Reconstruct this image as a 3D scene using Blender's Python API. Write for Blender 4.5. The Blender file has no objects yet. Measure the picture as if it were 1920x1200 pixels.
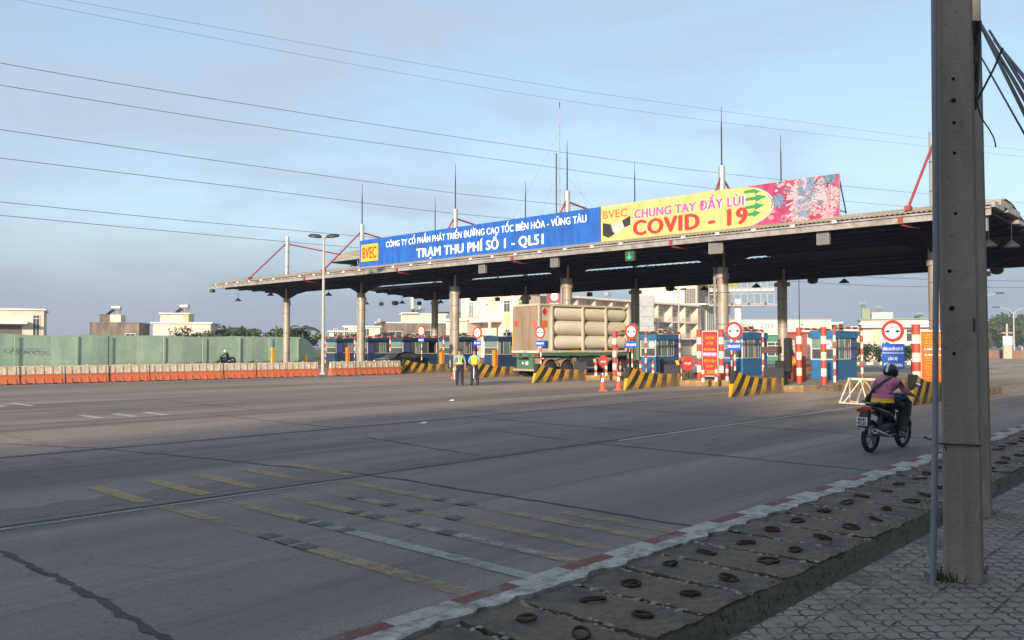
import bpy, bmesh, math, random
from mathutils import Vector, Matrix
R = math.radians
rnd = random.Random(7)
scene = bpy.context.scene
col = scene.collection

# ---------------------------------------------------------------- camera
EYE = 1.88
cam_d = bpy.data.cameras.new('camera')
cam = bpy.data.objects.new('camera', cam_d); col.objects.link(cam)
cam.location = (0, 0, EYE)
cam.rotation_euler = (R(90 + 1.80), 0, 0)
cam_d.sensor_width = 36.0
cam_d.lens = 36.0 * 1558 / 1920
cam_d.clip_start = 0.05
cam_d.clip_end = 6000
scene.camera = cam

# ---------------------------------------------------------------- light
ROAD = 42.7                      # the road runs 42.7 degrees right of the view
SUN_EL, SUN_TRAVEL = 16.0, 23.0  # elevation; the light travels 23 degrees right of the view
world = bpy.data.worlds.new('World'); scene.world = world
world.use_nodes = True
wn = world.node_tree; wn.nodes.clear()
def wnode(t, **k):
    n = wn.nodes.new(t)
    for a, b in k.items(): setattr(n, a, b)
    return n
w_out = wnode('ShaderNodeOutputWorld'); w_bg = wnode('ShaderNodeBackground')
w_sky = wnode('ShaderNodeTexSky', sky_type='NISHITA', sun_disc=False)
w_sky.sun_elevation = R(SUN_EL); w_sky.sun_rotation = R(180 + SUN_TRAVEL)
w_sky.air_density = 1.0; w_sky.dust_density = 1.2; w_sky.ozone_density = 1.6
w_tc = wnode('ShaderNodeTexCoord'); w_sep = wnode('ShaderNodeSeparateXYZ')
w_map = wnode('ShaderNodeMapping'); w_map.inputs['Scale'].default_value = (1.6, 1.6, 6.0)
w_map.inputs['Rotation'].default_value = (R(8), R(-10), R(20))
w_noise = wnode('ShaderNodeTexNoise'); w_noise.inputs['Scale'].default_value = 2.1
w_noise.inputs['Detail'].default_value = 7; w_noise.inputs['Roughness'].default_value = 0.55
w_noise.inputs['Distortion'].default_value = 0.6
w_cr = wnode('ShaderNodeValToRGB')
w_cr.color_ramp.elements[0].position = 0.40; w_cr.color_ramp.elements[0].color = (.50, .50, .50, 1)
w_cr.color_ramp.elements[1].position = 0.64; w_cr.color_ramp.elements[1].color = (.88, .88, .88, 1)
# thin high cloud over the blue, and a grey-blue haze layer above the horizon
w_mix = wnode('ShaderNodeMixRGB'); w_mix.inputs['Color2'].default_value = (1.86, 2.30, 2.80, 1)
w_hz = wnode('ShaderNodeMapRange'); w_hz.inputs['From Min'].default_value = 0.0
w_hz.inputs['From Max'].default_value = 0.17; w_hz.inputs['To Min'].default_value = 0.92; w_hz.inputs['To Max'].default_value = 0.0
w_hz.interpolation_type = 'SMOOTHSTEP'
w_hmix = wnode('ShaderNodeMixRGB'); w_hmix.inputs['Color2'].default_value = (1.02, 1.34, 1.82, 1)
L = wn.links.new
L(w_tc.outputs['Generated'], w_sep.inputs[0]); L(w_tc.outputs['Generated'], w_map.inputs[0])
L(w_map.outputs[0], w_noise.inputs[0]); L(w_noise.outputs['Fac'], w_cr.inputs[0])
L(w_cr.outputs[0], w_mix.inputs['Fac']); L(w_sky.outputs[0], w_mix.inputs['Color1'])
L(w_sep.outputs['Z'], w_hz.inputs['Value']); L(w_hz.outputs[0], w_hmix.inputs['Fac'])
L(w_mix.outputs[0], w_hmix.inputs['Color1']); L(w_hmix.outputs[0], w_bg.inputs['Color'])
w_bg.inputs['Strength'].default_value = 0.15
L(w_bg.outputs[0], w_out.inputs[0])

sun_d = bpy.data.lights.new('sun', 'SUN'); sun_d.energy = 4.3; sun_d.angle = R(2.2)
sun_d.color = (1.0, 0.81, 0.62)
sun = bpy.data.objects.new('sun', sun_d); col.objects.link(sun)
_t = Vector((math.sin(R(SUN_TRAVEL)) * math.cos(R(SUN_EL)), math.cos(R(SUN_TRAVEL)) * math.cos(R(SUN_EL)), -math.sin(R(SUN_EL))))
sun.rotation_euler = _t.to_track_quat('-Z', 'Y').to_euler()
sun.location = (-20, -40, 30)
scene.view_settings.view_transform = 'Standard'
scene.view_settings.look = 'None'
scene.view_settings.exposure = 0.85
scene.view_settings.gamma = 1.0

# ---------------------------------------------------------------- frame of the road
SU, CU = math.sin(R(ROAD)), math.cos(R(ROAD))
RZ = R(90 - ROAD)
def W(u, v, z=0.0):
    "u = metres along the road away from the camera, v = metres across it to the left"
    return Vector((SU * u - CU * v, CU * u + SU * v, z))

ORD = ['first', 'second', 'third', 'fourth', 'fifth', 'sixth', 'seventh', 'eighth', 'ninth', 'tenth', 'eleventh', 'twelfth',
       'thirteenth', 'fourteenth', 'fifteenth', 'sixteenth', 'seventeenth', 'eighteenth', 'nineteenth', 'twentieth']

# ---------------------------------------------------------------- materials
MATS = {}
def ntree(name):
    m = bpy.data.materials.new(name); m.use_nodes = True
    return m, m.node_tree, m.node_tree.nodes['Principled BSDF']
def mat(name, c, rough=0.7, var=0.15, scale=3.0, metal=0.0, bump=0.0, bscale=40.0, spec=0.4, streak=None, dirt=None, emit=0.0, alpha=1.0, trans=0.0):
    "plain paint, concrete, metal...: a base colour that varies with noise, optional dirt colour and bump"
    if name in MATS: return MATS[name]
    m, t, b = ntree(name); N = t.nodes.new; K = t.links.new
    tc = N('ShaderNodeTexCoord'); mp = N('ShaderNodeMapping')
    K(tc.outputs['Object'], mp.inputs[0])
    if streak: mp.inputs['Scale'].default_value = streak
    no = N('ShaderNodeTexNoise'); no.inputs['Scale'].default_value = scale; no.inputs['Detail'].default_value = 6
    no.inputs['Roughness'].default_value = 0.62
    K(mp.outputs[0], no.inputs[0])
    mx = N('ShaderNodeMixRGB')
    mx.inputs['Color1'].default_value = tuple(max(0, x * (1 - var * 1.6)) for x in c) + (1,)
    mx.inputs['Color2'].default_value = tuple(min(1, x * (1 + var * 1.6)) for x in c) + (1,)
    K(no.outputs['Fac'], mx.inputs['Fac'])
    out = mx.outputs[0]
    if dirt:
        n2 = N('ShaderNodeTexNoise'); n2.inputs['Scale'].default_value = dirt[1]; n2.inputs['Detail'].default_value = 8
        n2.inputs['Roughness'].default_value = 0.7
        mp2 = N('ShaderNodeMapping'); K(tc.outputs['Object'], mp2.inputs[0])
        if len(dirt) > 3: mp2.inputs['Scale'].default_value = dirt[3]
        K(mp2.outputs[0], n2.inputs[0])
        rp = N('ShaderNodeValToRGB'); rp.color_ramp.elements[0].position = 0.5 - 0.12 + (0.5 - dirt[2]) * 0.5
        rp.color_ramp.elements[1].position = 0.5 + 0.14 + (0.5 - dirt[2]) * 0.5
        K(n2.outputs['Fac'], rp.inputs[0])
        m2 = N('ShaderNodeMixRGB'); m2.inputs['Color2'].default_value = tuple(dirt[0]) + (1,)
        K(rp.outputs[0], m2.inputs['Fac']); K(out, m2.inputs['Color1']); out = m2.outputs[0]
    K(out, b.inputs['Base Color'])
    b.inputs['Roughness'].default_value = rough; b.inputs['Metallic'].default_value = metal
    b.inputs['Specular IOR Level'].default_value = spec
    if bump:
        n3 = N('ShaderNodeTexNoise'); n3.inputs['Scale'].default_value = bscale; n3.inputs['Detail'].default_value = 4
        K(tc.outputs['Object'], n3.inputs[0])
        bp = N('ShaderNodeBump'); bp.inputs['Strength'].default_value = bump; bp.inputs['Distance'].default_value = 0.02
        K(n3.outputs['Fac'], bp.inputs['Height']); K(bp.outputs[0], b.inputs['Normal'])
    if emit:
        b.inputs['Emission Color'].default_value = tuple(c) + (1,); b.inputs['Emission Strength'].default_value = emit
    if trans: b.inputs['Transmission Weight'].default_value = trans
    if alpha < 1: b.inputs['Alpha'].default_value = alpha
    MATS[name] = m
    return m

class G:
    "tiny helper for procedural patterns: every method returns an output socket"
    def __init__(s, name):
        s.m, s.t, s.b = ntree(name); MATS[name] = s.m
        s.tc = s.t.nodes.new('ShaderNodeTexCoord')
        sp = s.t.nodes.new('ShaderNodeSeparateXYZ'); s.t.links.new(s.tc.outputs['Object'], sp.inputs[0])
        s.x, s.y, s.z = sp.outputs
    def put(s, sock, v):
        if hasattr(v, 'is_linked'): s.t.links.new(v, sock)
        else: sock.default_value = v
    def op(s, o, a, b=0.0, c=0.0):
        n = s.t.nodes.new('ShaderNodeMath'); n.operation = o
        s.put(n.inputs[0], a); s.put(n.inputs[1], b); s.put(n.inputs[2], c)
        return n.outputs[0]
    def noise(s, scale, stretch=(1, 1, 1), detail=5, rough=0.6, dist=0.0):
        mp = s.t.nodes.new('ShaderNodeMapping'); s.t.links.new(s.tc.outputs['Object'], mp.inputs[0])
        mp.inputs['Scale'].default_value = stretch
        n = s.t.nodes.new('ShaderNodeTexNoise'); s.t.links.new(mp.outputs[0], n.inputs[0])
        n.inputs['Scale'].default_value = scale; n.inputs['Detail'].default_value = detail
        n.inputs['Roughness'].default_value = rough; n.inputs['Distortion'].default_value = dist
        return n.outputs['Fac']
    def cracks(s, scale, width):
        v = s.t.nodes.new('ShaderNodeTexVoronoi'); v.feature = 'DISTANCE_TO_EDGE'; v.inputs['Scale'].default_value = scale
        mp = s.t.nodes.new('ShaderNodeVectorMath'); mp.operation = 'ADD'
        n = s.t.nodes.new('ShaderNodeTexNoise'); n.inputs['Scale'].default_value = scale * 5; n.inputs['Detail'].default_value = 5
        s.t.links.new(s.tc.outputs['Object'], n.inputs[0])
        sc = s.t.nodes.new('ShaderNodeVectorMath'); sc.operation = 'SCALE'; sc.inputs['Scale'].default_value = .22 / scale
        s.t.links.new(n.outputs['Color'], sc.inputs[0])
        s.t.links.new(s.tc.outputs['Object'], mp.inputs[0]); s.t.links.new(sc.outputs[0], mp.inputs[1])
        s.t.links.new(mp.outputs[0], v.inputs['Vector'])
        return s.op('LESS_THAN', v.outputs['Distance'], width * scale)
    def ramp(s, v, a, b, lo=0.0, hi=1.0):
        n = s.t.nodes.new('ShaderNodeMapRange'); s.put(n.inputs['Value'], v)
        for k, q in zip(('From Min', 'From Max', 'To Min', 'To Max'), (a, b, lo, hi)): n.inputs[k].default_value = q
        return n.outputs[0]
    def mix(s, f, a, b):
        n = s.t.nodes.new('ShaderNodeMixRGB'); s.put(n.inputs['Fac'], f)
        s.put(n.inputs['Color1'], a if hasattr(a, 'is_linked') else tuple(a) + (1,))
        s.put(n.inputs['Color2'], b if hasattr(b, 'is_linked') else tuple(b) + (1,))
        return n.outputs[0]
    def bump(s, h, strength, dist=0.02):
        n = s.t.nodes.new('ShaderNodeBump'); n.inputs['Strength'].default_value = strength; n.inputs['Distance'].default_value = dist
        s.put(n.inputs['Height'], h); s.t.links.new(n.outputs[0], s.b.inputs['Normal'])
    def done(s, c, rough=0.8, spec=0.3):
        s.put(s.b.inputs['Base Color'], c); s.put(s.b.inputs['Roughness'], rough); s.b.inputs['Specular IOR Level'].default_value = spec
        return s.m

# ---------------------------------------------------------------- mesh helpers
class MB:
    def __init__(s): s.v = []; s.f = []; s.m = []; s.mats = []; s.M = None
    def _mi(s, m):
        if m not in s.mats: s.mats.append(m)
        return s.mats.index(m)
    def add(s, vs, fs, m):
        b = len(s.v); i = s._mi(m)
        if s.M is not None: vs = [tuple(s.M @ Vector(p)) for p in vs]
        s.v += [tuple(p) for p in vs]
        for f in fs: s.f.append(tuple(b + k for k in f)); s.m.append(i)
        return s
    def box(s, x0, x1, y0, y1, z0, z1, m, taper=0.0):
        t = taper
        vs = [(x0, y0, z0), (x1, y0, z0), (x1, y1, z0), (x0, y1, z0), (x0 + t, y0 + t, z1), (x1 - t, y0 + t, z1), (x1 - t, y1 - t, z1), (x0 + t, y1 - t, z1)]
        return s.add(vs, [(0, 3, 2, 1), (4, 5, 6, 7), (0, 1, 5, 4), (1, 2, 6, 5), (2, 3, 7, 6), (3, 0, 4, 7)], m)
    def bevel_box(s, x0, x1, y0, y1, z0, z1, m, r=0.03):
        cx, cy = (x0 + x1) / 2, (y0 + y1) / 2; vs = []
        rings = [(z0, r), (z0 + r, 0), (z1 - r, 0), (z1, r)]
        for z, k in rings:
            a = [(x0 + k, y0 + r), (x0 + r, y0 + k), (x1 - r, y0 + k), (x1 - k, y0 + r), (x1 - k, y1 - r), (x1 - r, y1 - k), (x0 + r, y1 - k), (x0 + k, y1 - r)]
            vs += [(p, q, z) for p, q in a]
        fs = [tuple(reversed(range(8))), tuple(range(24, 32))]
        for j in range(3):
            for k in range(8):
                fs.append((j * 8 + k, j * 8 + (k + 1) % 8, (j + 1) * 8 + (k + 1) % 8, (j + 1) * 8 + k))
        return s.add(vs, fs, m)
    def tube(s, pts, r, m, n=8, cap=True):
        pts = [Vector(p) for p in pts]; k = len(pts)
        rs = r if isinstance(r, (list, tuple)) else [r] * k
        vs = []; up = None
        for i, p in enumerate(pts):
            d = (pts[min(i + 1, k - 1)] - pts[max(i - 1, 0)])
            d = d.normalized() if d.length > 1e-9 else Vector((0, 0, 1))
            if up is None:
                up = Vector((0, 0, 1)) if abs(d.z) < 0.9 else Vector((1, 0, 0))
            a = d.cross(up)
            if a.length < 1e-6: a = d.orthogonal()
            a.normalize(); bb = a.cross(d).normalized(); up = bb
            for j in range(n):
                t = 2 * math.pi * j / n
                vs.append(p + (a * math.cos(t) + bb * math.sin(t)) * rs[i])
        fs = []
        for i in range(k - 1):
            for j in range(n):
                fs.append((i * n + j, i * n + (j + 1) % n, (i + 1) * n + (j + 1) % n, (i + 1) * n + j))
        if cap: fs += [tuple(reversed(range(n))), tuple(range((k - 1) * n, k * n))]
        return s.add(vs, fs, m)
    def cyl(s, x, y, z0, z1, r, m, n=16, r2=None):
        return s.tube([(x, y, z0), (x, y, z1)], [r, r if r2 is None else r2], m, n)
    def lathe(s, prof, m, n=16, at=(0, 0, 0)):
        vs = []; fs = []
        for r, z in prof:
            for j in range(n):
                t = 2 * math.pi * j / n
                vs.append((at[0] + r * math.cos(t), at[1] + r * math.sin(t), at[2] + z))
        for i in range(len(prof) - 1):
            for j in range(n):
                fs.append((i * n + j, i * n + (j + 1) % n, (i + 1) * n + (j + 1) % n, (i + 1) * n + j))
        fs += [tuple(reversed(range(n))), tuple(range((len(prof) - 1) * n, len(prof) * n))]
        return s.add(vs, fs, m)
    def prism(s, poly, y0, y1, m, axis='y'):
        "extrude a polygon: (x,z) along y, (y,z) along x, or (x,y) along z"
        n = len(poly)
        f = {'y': lambda p, q: (p[0], q, p[1]), 'x': lambda p, q: (q, p[0], p[1]), 'z': lambda p, q: (p[0], p[1], q)}[axis]
        vs = [f(p, y0) for p in poly] + [f(p, y1) for p in poly]
        fs = [tuple(range(n)), tuple(reversed(range(n, 2 * n)))]
        for i in range(n): fs.append((i, (i + 1) % n + 0, (i + 1) % n + n, i + n))
        return s.add(vs, fs, m)
    def ball(s, c, r, m, n=12, k=8, sc=(1, 1, 1)):
        vs = [(c[0], c[1], c[2] - r * sc[2])]; fs = []
        for i in range(1, k):
            a = math.pi * i / k - math.pi / 2
            for j in range(n):
                t = 2 * math.pi * j / n
                vs.append((c[0] + r * sc[0] * math.cos(a) * math.cos(t), c[1] + r * sc[1] * math.cos(a) * math.sin(t), c[2] + r * sc[2] * math.sin(a)))
        vs.append((c[0], c[1], c[2] + r * sc[2])); top = len(vs) - 1
        for j in range(n):
            fs.append((0, 1 + (j + 1) % n, 1 + j)); fs.append((top, top - n + j, top - n + (j + 1) % n))
        for i in range(k - 2):
            for j in range(n):
                a = 1 + i * n
                fs.append((a + j, a + (j + 1) % n, a + n + (j + 1) % n, a + n + j))
        return s.add(vs, fs, m)
    def quad(s, a, b, c, d, m): return s.add([a, b, c, d], [(0, 1, 2, 3)], m)
    def torus(s, c, R0, r, m, axis='y', n=24, k=8, arc=1.0, tilt=None):
        vs = []; fs = []; nn = n if arc >= 1 else n + 1
        for i in range(nn):
            t = 2 * math.pi * arc * i / n
            for j in range(k):
                q = 2 * math.pi * j / k
                a, b, h = (R0 + r * math.cos(q)) * math.cos(t), (R0 + r * math.cos(q)) * math.sin(t), r * math.sin(q)
                p = {'y': (a, h, b), 'x': (h, a, b), 'z': (a, b, h)}[axis]
                if tilt is not None: p = tilt @ Vector(p)
                vs.append((c[0] + p[0], c[1] + p[1], c[2] + p[2]))
        for i in range(n if arc >= 1 else n):
            i2 = (i + 1) % nn
            if arc < 1 and i + 1 >= nn: break
            for j in range(k):
                fs.append((i * k + j, i * k + (j + 1) % k, i2 * k + (j + 1) % k, i2 * k + j))
        return s.add(vs, fs, m)
    def build(s, name, parent=None, smooth=False, loc=None, rotz=None, fix=True):
        me = bpy.data.meshes.new(name)
        me.from_pydata(s.v, [], s.f)
        for m in s.mats: me.materials.append(m)
        me.polygons.foreach_set('material_index', s.m)
        if fix:
            bm = bmesh.new(); bm.from_mesh(me); bmesh.ops.recalc_face_normals(bm, faces=bm.faces); bm.to_mesh(me); bm.free()
        if smooth:
            me.polygons.foreach_set('use_smooth', [True] * len(me.polygons))
            try: me.set_sharp_from_angle(angle=R(40))
            except Exception: pass
        me.update()
        o = bpy.data.objects.new(name, me); col.objects.link(o)
        if parent is not None: o.parent = parent
        if loc is not None: o.location = loc
        if rotz is not None: o.rotation_euler = (0, 0, rotz)
        return o

def tag(o, label=None, cat=None, group=None, kind=None):
    if label: o['label'] = label
    if cat: o['category'] = cat
    if group: o['group'] = group
    if kind: o['kind'] = kind
    return o
def thing(name, label, cat, loc=(0, 0, 0), rotz=None, group=None):
    o = bpy.data.objects.new(name, None); col.objects.link(o)
    o.empty_display_size = 0.2
    o.location = loc; o.rotation_euler = (0, 0, RZ if rotz is None else rotz)
    return tag(o, label, cat, group)
def struct(o, kind='structure'):
    o['kind'] = kind; return o
def dup(root, loc, rotz=None, label=None, group=None):
    def cp(o, par):
        c = o.copy(); col.objects.link(c)
        if par is not None: c.parent = par
        for ch in list(o.children): cp(ch, c)
        return c
    c = cp(root, None); c.location = loc
    if rotz is not None: c.rotation_euler = (0, 0, rotz)
    if label: c['label'] = label
    if group: c['group'] = group
    return c

# lettering: a font curve turned into a thin solid mesh that fills a w x h box
def text_mesh(s, w, h, m, bold=0.0, depth=0.006, keep=False):
    cu = bpy.data.curves.new('lettering', 'FONT'); cu.body = s; cu.size = 1.0
    cu.align_x = 'CENTER'; cu.align_y = 'CENTER'; cu.extrude = 0.004; cu.resolution_u = 3
    if bold: cu.space_character = 1.0 + bold * 2
    o = bpy.data.objects.new('lettering', cu); col.objects.link(o)
    bpy.context.view_layer.update()
    me = bpy.data.meshes.new_from_object(o.evaluated_get(bpy.context.evaluated_depsgraph_get()))
    bpy.data.objects.remove(o); bpy.data.curves.remove(cu)
    if bold:      # heavier strokes: the outline is laid down a few times, shifted by part of a stroke
        vs = [tuple(v.co) for v in me.vertices]; fs = [tuple(p.vertices) for p in me.polygons]; V = []; F = []
        for k, (dx, dy) in enumerate(((-bold, 0), (bold, 0), (0, bold * .45), (0, -bold * .45), (-bold * .5, 0), (bold * .5, 0))):
            q = len(V); V += [(x + dx, y + dy, z + k * .0011) for x, y, z in vs]; F += [tuple(i + q for i in f) for f in fs]
        bpy.data.meshes.remove(me); me = bpy.data.meshes.new('lettering'); me.from_pydata(V, [], F)
    xs = [v.co.x for v in me.vertices]; ys = [v.co.y for v in me.vertices]
    cx, cy = (min(xs) + max(xs)) / 2, (min(ys) + max(ys)) / 2
    sx, sy = w / max(1e-6, max(xs) - min(xs)), h / max(1e-6, max(ys) - min(ys))
    if keep: sx = sy = min(sx, sy)
    for v in me.vertices:
        v.co.x = (v.co.x - cx) * sx; v.co.y = (v.co.y - cy) * sy; v.co.z *= depth / 0.008
    me.materials.clear(); me.materials.append(m)
    return me
FACE_BACK = Matrix(((0, 0, -1), (-1, 0, 0), (0, 1, 0))).to_4x4()     # flat art on a -u face: x -> -v, y -> up
FACE_SIDE = Matrix(((1, 0, 0), (0, 0, -1), (0, 1, 0))).to_4x4()      # flat art on a -v face: x -> u, y -> up
def letters(parent, s, w, h, m, at, face=FACE_BACK, bold=0.0, name='lettering', keep=False):
    o = bpy.data.objects.new(name, text_mesh(s, w, h, m, bold, keep=keep)); col.objects.link(o); o.parent = parent
    o.matrix_local = Matrix.Translation(at) @ face
    return o

# ---------------------------------------------------------------- shared materials
STEEL = mat('galvanised_steel', (.35, .325, .285), .45, .1, 2.0, metal=.15, dirt=((.24, .18, .12), 1.5, .38, (1, 1, .4)))
STEEL_P = mat('stainless_steel', (.52, .50, .47), .34, .08, 3, metal=.55)
DARKMETAL = mat('dark_metal', (.035, .037, .042), .55, .2, 6)
BLACK = mat('black_plastic', (.018, .018, .02), .5, .2, 8)
RUBBER = mat('tyre_rubber', (.02, .02, .021), .85, .3, 12, bump=.3, bscale=60)
REDW = mat('red_road_paint', (.50, .055, .035), .55, .15, 4, dirt=((.2, .09, .06), 5, .4))
WHITEW = mat('white_road_paint', (.74, .70, .62), .6, .1, 4, dirt=((.42, .33, .24), 5, .4))
WHITE = mat('white_paint', (.78, .76, .72), .55, .06, 3)
STRUT = mat('dull_red_steel', (.27, .045, .045), .6, .15, 3)
GLASS = mat('dark_window_glass', (.06, .075, .08), .08, .2, 1.5, spec=.8)
GLASSG = mat('green_tinted_glass', (.15, .23, .20), .1, .15, 1.2, spec=.8)
BLUE = mat('blue_enamel', (.020, .14, .33), .45, .12, 2.5, dirt=((.035, .08, .13), 3, .35))
BLUED = mat('navy_panel', (.045, .06, .20), .5, .1, 2)
ORANGE = mat('orange_plastic', (.56, .125, .045), .65, .14, 3, dirt=((.34, .15, .085), 4, .46))
CREAM = mat('cream_plastic', (.60, .53, .41), .65, .1, 3, dirt=((.36, .30, .22), 4, .45))
YELLOW = mat('yellow_enamel', (.70, .40, .03), .5, .1, 3)
ORANGEE = mat('orange_enamel', (.75, .22, .02), .5, .1, 3)
CONC = mat('weathered_concrete', (.20, .19, .165), .9, .25, 2.2, bump=.35, bscale=30, dirt=((.09, .08, .065), 1.6, .4))
# ================================================================ GROUND
def asphalt():
    g = G('worn_concrete_road')
    lanes = g.noise(1.0, (.035, .42, 1), 6, .55, .4)
    broad = g.noise(.09, (1, 1.4, 1), 4)
    fine = g.noise(9, (1, 1, 1), 6, .7)
    dots = g.noise(55, (1, 1, 1), 2, .5)
    c = g.mix(g.ramp(lanes, .40, .62), (.148, .129, .121), (.315, .26, .222))
    fine_l = g.noise(1.0, (.06, 1.7, 1), 6, .65, .5)
    c = g.mix(g.ramp(fine_l, .54, .66, 0, .45), c, (.36, .295, .235))
    c = g.mix(g.ramp(fine_l, .46, .34, 0, .45), c, (.10, .089, .085))
    c = g.mix(g.ramp(broad, .35, .7, 0, .55), c, (.205, .174, .158))
    dust = g.op('MULTIPLY', g.ramp(g.x, 13, 30), g.ramp(g.noise(.5, (.12, .7, 1), 5, .6, .5), .36, .62))
    c = g.mix(g.op('MULTIPLY', dust, .9), c, (.42, .32, .22))
    oil = g.op('MULTIPLY', g.ramp(g.noise(1.0, (.05, .33, 1), 5, .6, .8), .55, .68), g.ramp(g.noise(.25, (1, 1, 1), 3), .4, .6))
    c = g.mix(g.op('MULTIPLY', oil, .75), c, (.085, .075, .07))
    c = g.mix(g.ramp(fine, .3, .7, 0, .5), c, g.mix(.5, c, (.08, .075, .075)))
    c = g.mix(g.ramp(dots, .66, .8, 0, .3), c, (.32, .29, .26))
    ck = g.op('MULTIPLY', g.cracks(.22, .006), g.ramp(g.noise(.16, (1, 1, 1), 3, .5), .46, .56))
    c = g.mix(g.op('MULTIPLY', ck, .75), c, (.045, .042, .04))
    grit = g.op('MULTIPLY', g.ramp(g.noise(46, (1, 1, 1), 3, .6), .56, .66), g.ramp(g.noise(1.2, (1, 1, 1), 4), .35, .6))
    c = g.mix(g.op('MULTIPLY', grit, .7), c, (.055, .05, .048))
    pit = g.op('MULTIPLY', g.ramp(g.noise(17, (1, 1, 1), 4, .7), .58, .64), g.ramp(g.noise(.5, (1, 1, 1), 5, .6), .44, .58))
    c = g.mix(g.op('MULTIPLY', pit, .55), c, (.075, .068, .064))
    tyre = g.op('MULTIPLY', g.ramp(g.noise(1.0, (.02, 2.4, 1), 4, .6, .25), .57, .66), g.ramp(g.noise(.08, (1, 1, 1), 3), .42, .58))
    c = g.mix(g.op('MULTIPLY', tyre, .45), c, (.07, .067, .066))
    worn = g.op('MULTIPLY', g.ramp(g.noise(22, (1, 1, 1), 3), .62, .7), g.ramp(g.noise(.35, (1, 1, 1), 3, .5), .55, .65))
    c = g.mix(g.op('MULTIPLY', worn, .7), c, (.045, .043, .042))
    g.bump(g.op('ADD', g.op('MULTIPLY', fine, .6), dots), .7, .012)
    return g.done(c, .85, .25)
ROADM = asphalt()
def sheet(x0, x1, y0, y1, z, m, mb=None):
    mb = mb or MB()
    return mb.quad((x0, y0, z), (x1, y0, z), (x1, y1, z), (x0, y1, z), m)
g = G('dry_earth_and_grass')
_gc = g.mix(g.ramp(g.noise(.12), .4, .6), (.085, .10, .045), (.19, .155, .105))
GROUNDM = g.done(_gc, .95, .1)
struct(sheet(-1400, 1400, -1400, 1400, -0.03, GROUNDM).build('ground', fix=False))
struct(sheet(-90, 420, 4.30, 84.0, 0.0, ROADM).build('road', rotz=RZ, fix=False))

# expansion joints and cracks: thin dark bands lying on the road
JOINT = mat('joint_filler', (.065, .057, .053), .9, .3, 5)
def wobble(p, q, w, z, m, n=40, amp=.03, mb=None, wv=.4, seed=1):
    "a hand-width band from p to q (u,v) with an uneven edge"
    r = random.Random(seed); mb = mb or MB()
    d = Vector((q[0] - p[0], q[1] - p[1])); nn = Vector((-d.y, d.x)).normalized(); last = None
    off = 0.0
    for i in range(n + 1):
        t = i / n; off = off * .8 + r.uniform(-amp, amp)
        c = Vector(p) + d * t + nn * off; hw = w * (1 + r.uniform(-wv, wv)) / 2
        a, b = c + nn * hw, c - nn * hw
        if last: mb.quad((last[0].x, last[0].y, z), (last[1].x, last[1].y, z), (b.x, b.y, z), (a.x, a.y, z), m)
        last = (a, b)
    return mb
jm = MB()
for k, v in enumerate((9.8, 15.8, 22.0, 28.0, 34.0)):
    wobble((-20, v), (34 if v > 12 else 60, v), .07, .004, JOINT, 160, .012, jm, .5, k + 3)
jm2 = [((2.5, 4.35), (2.45, 9.8)), ((7.7, 4.35), (7.55, 9.8)), ((12.95, 4.35), (12.95, 9.8)), ((18.2, 4.35), (18.1, 9.8)), ((10.1, 9.9), (10.6, 13.9)),
       ((7.55, 9.8), (6.2, 15.7)), ((6.2, 15.8), (3.4, 21.8)), ((12.95, 9.8), (13.3, 12.6)), ((15.4, 9.8), (15.5, 15.7)), ((20.5, 9.9), (20.5, 15.7)), ((11.4, 15.9), (11.2, 21.8)), ((17.0, 15.9), (17.0, 21.9)), ((13, 22.1), (13, 28))]
for k, (p, q) in enumerate(jm2): wobble(p, q, .06 if k < 3 else .05, .004, JOINT, 60, .022, jm, .55, 40 + k)
struct(jm.build('road_joint', rotz=RZ, fix=False))
# rough patched concrete beside the joint
PATCHM = mat('patched_concrete', (.205, .175, .152), .95, .35, 14, bump=.9, bscale=26, dirt=((.10, .085, .075), 14, .40))
pm = MB()
wobble((8.0, 10.3), (17.0, 10.15), .6, .0025, PATCHM, 50, .05, pm, .35, 91)
wobble((2.2, 10.45), (7.2, 10.35), .7, .0025, PATCHM, 40, .06, pm, .3, 92)
struct(pm.build('road_patch', rotz=RZ, fix=False))

def paint(name, c, cover, scale=6.0, stretch=(1, 1, 1)):
    "worn road paint: breaks up into the bare road"
    g = G(name)
    n = g.noise(scale, stretch, 8, .75); n2 = g.noise(.7, (1, 1, 1), 4, .6)
    a = g.ramp(g.op('ADD', n, g.op('MULTIPLY', n2, .7)), cover, cover + .26, 0, .72)
    g.put(g.b.inputs['Alpha'], a)
    return g.done(g.mix(g.noise(20), tuple(x * .75 for x in c), c), .85, .2)
PAINTY = paint('worn_yellow_paint', (.46, .35, .215), .69)
PAINTY2 = paint('fresh_yellow_paint', (.50, .37, .19), .63, 8)
PAINTW = paint('worn_white_paint', (.46, .43, .39), .68)
PAINTW2 = paint('white_edge_paint', (.66, .63, .58), .55, 5)
PAINTF = paint('faint_cream_paint', (.34, .31, .25), .80)
TARP = mat('scraped_dark_patch', (.105, .102, .102), .9, .3, 8)
def marking(rects, m, z=.008, name='lane_marking'):
    mb = MB()
    for (a, b, c, d) in rects:
        n = max(1, int(abs(d - c) / 1.5)); n2 = max(1, int(abs(b - a) / 1.5))
        sheet(a, b, c, d, z, m, mb)
    return struct(mb.build(name, rotz=RZ, fix=False))
marking([(u, u + .17, 4.45, v) for u, v in ((4.36, 9.6), (5.66, 9.55), (6.2, 9.6), (6.84, 9.6), (7.25, 6.0))], PAINTY)
marking([(5.03, 5.19, 4.45, 7.7), (5.69, 5.79, 4.9, 6.6)], PAINTW, .009)
marking([(5.03, 5.2, 7.75, 9.5)], PAINTY, .009)
marking([(u, u + .2, 10.0, 11.6) for u in (4.3, 5.05, 5.75, 6.5, 7.25)], PAINTY2)
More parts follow.
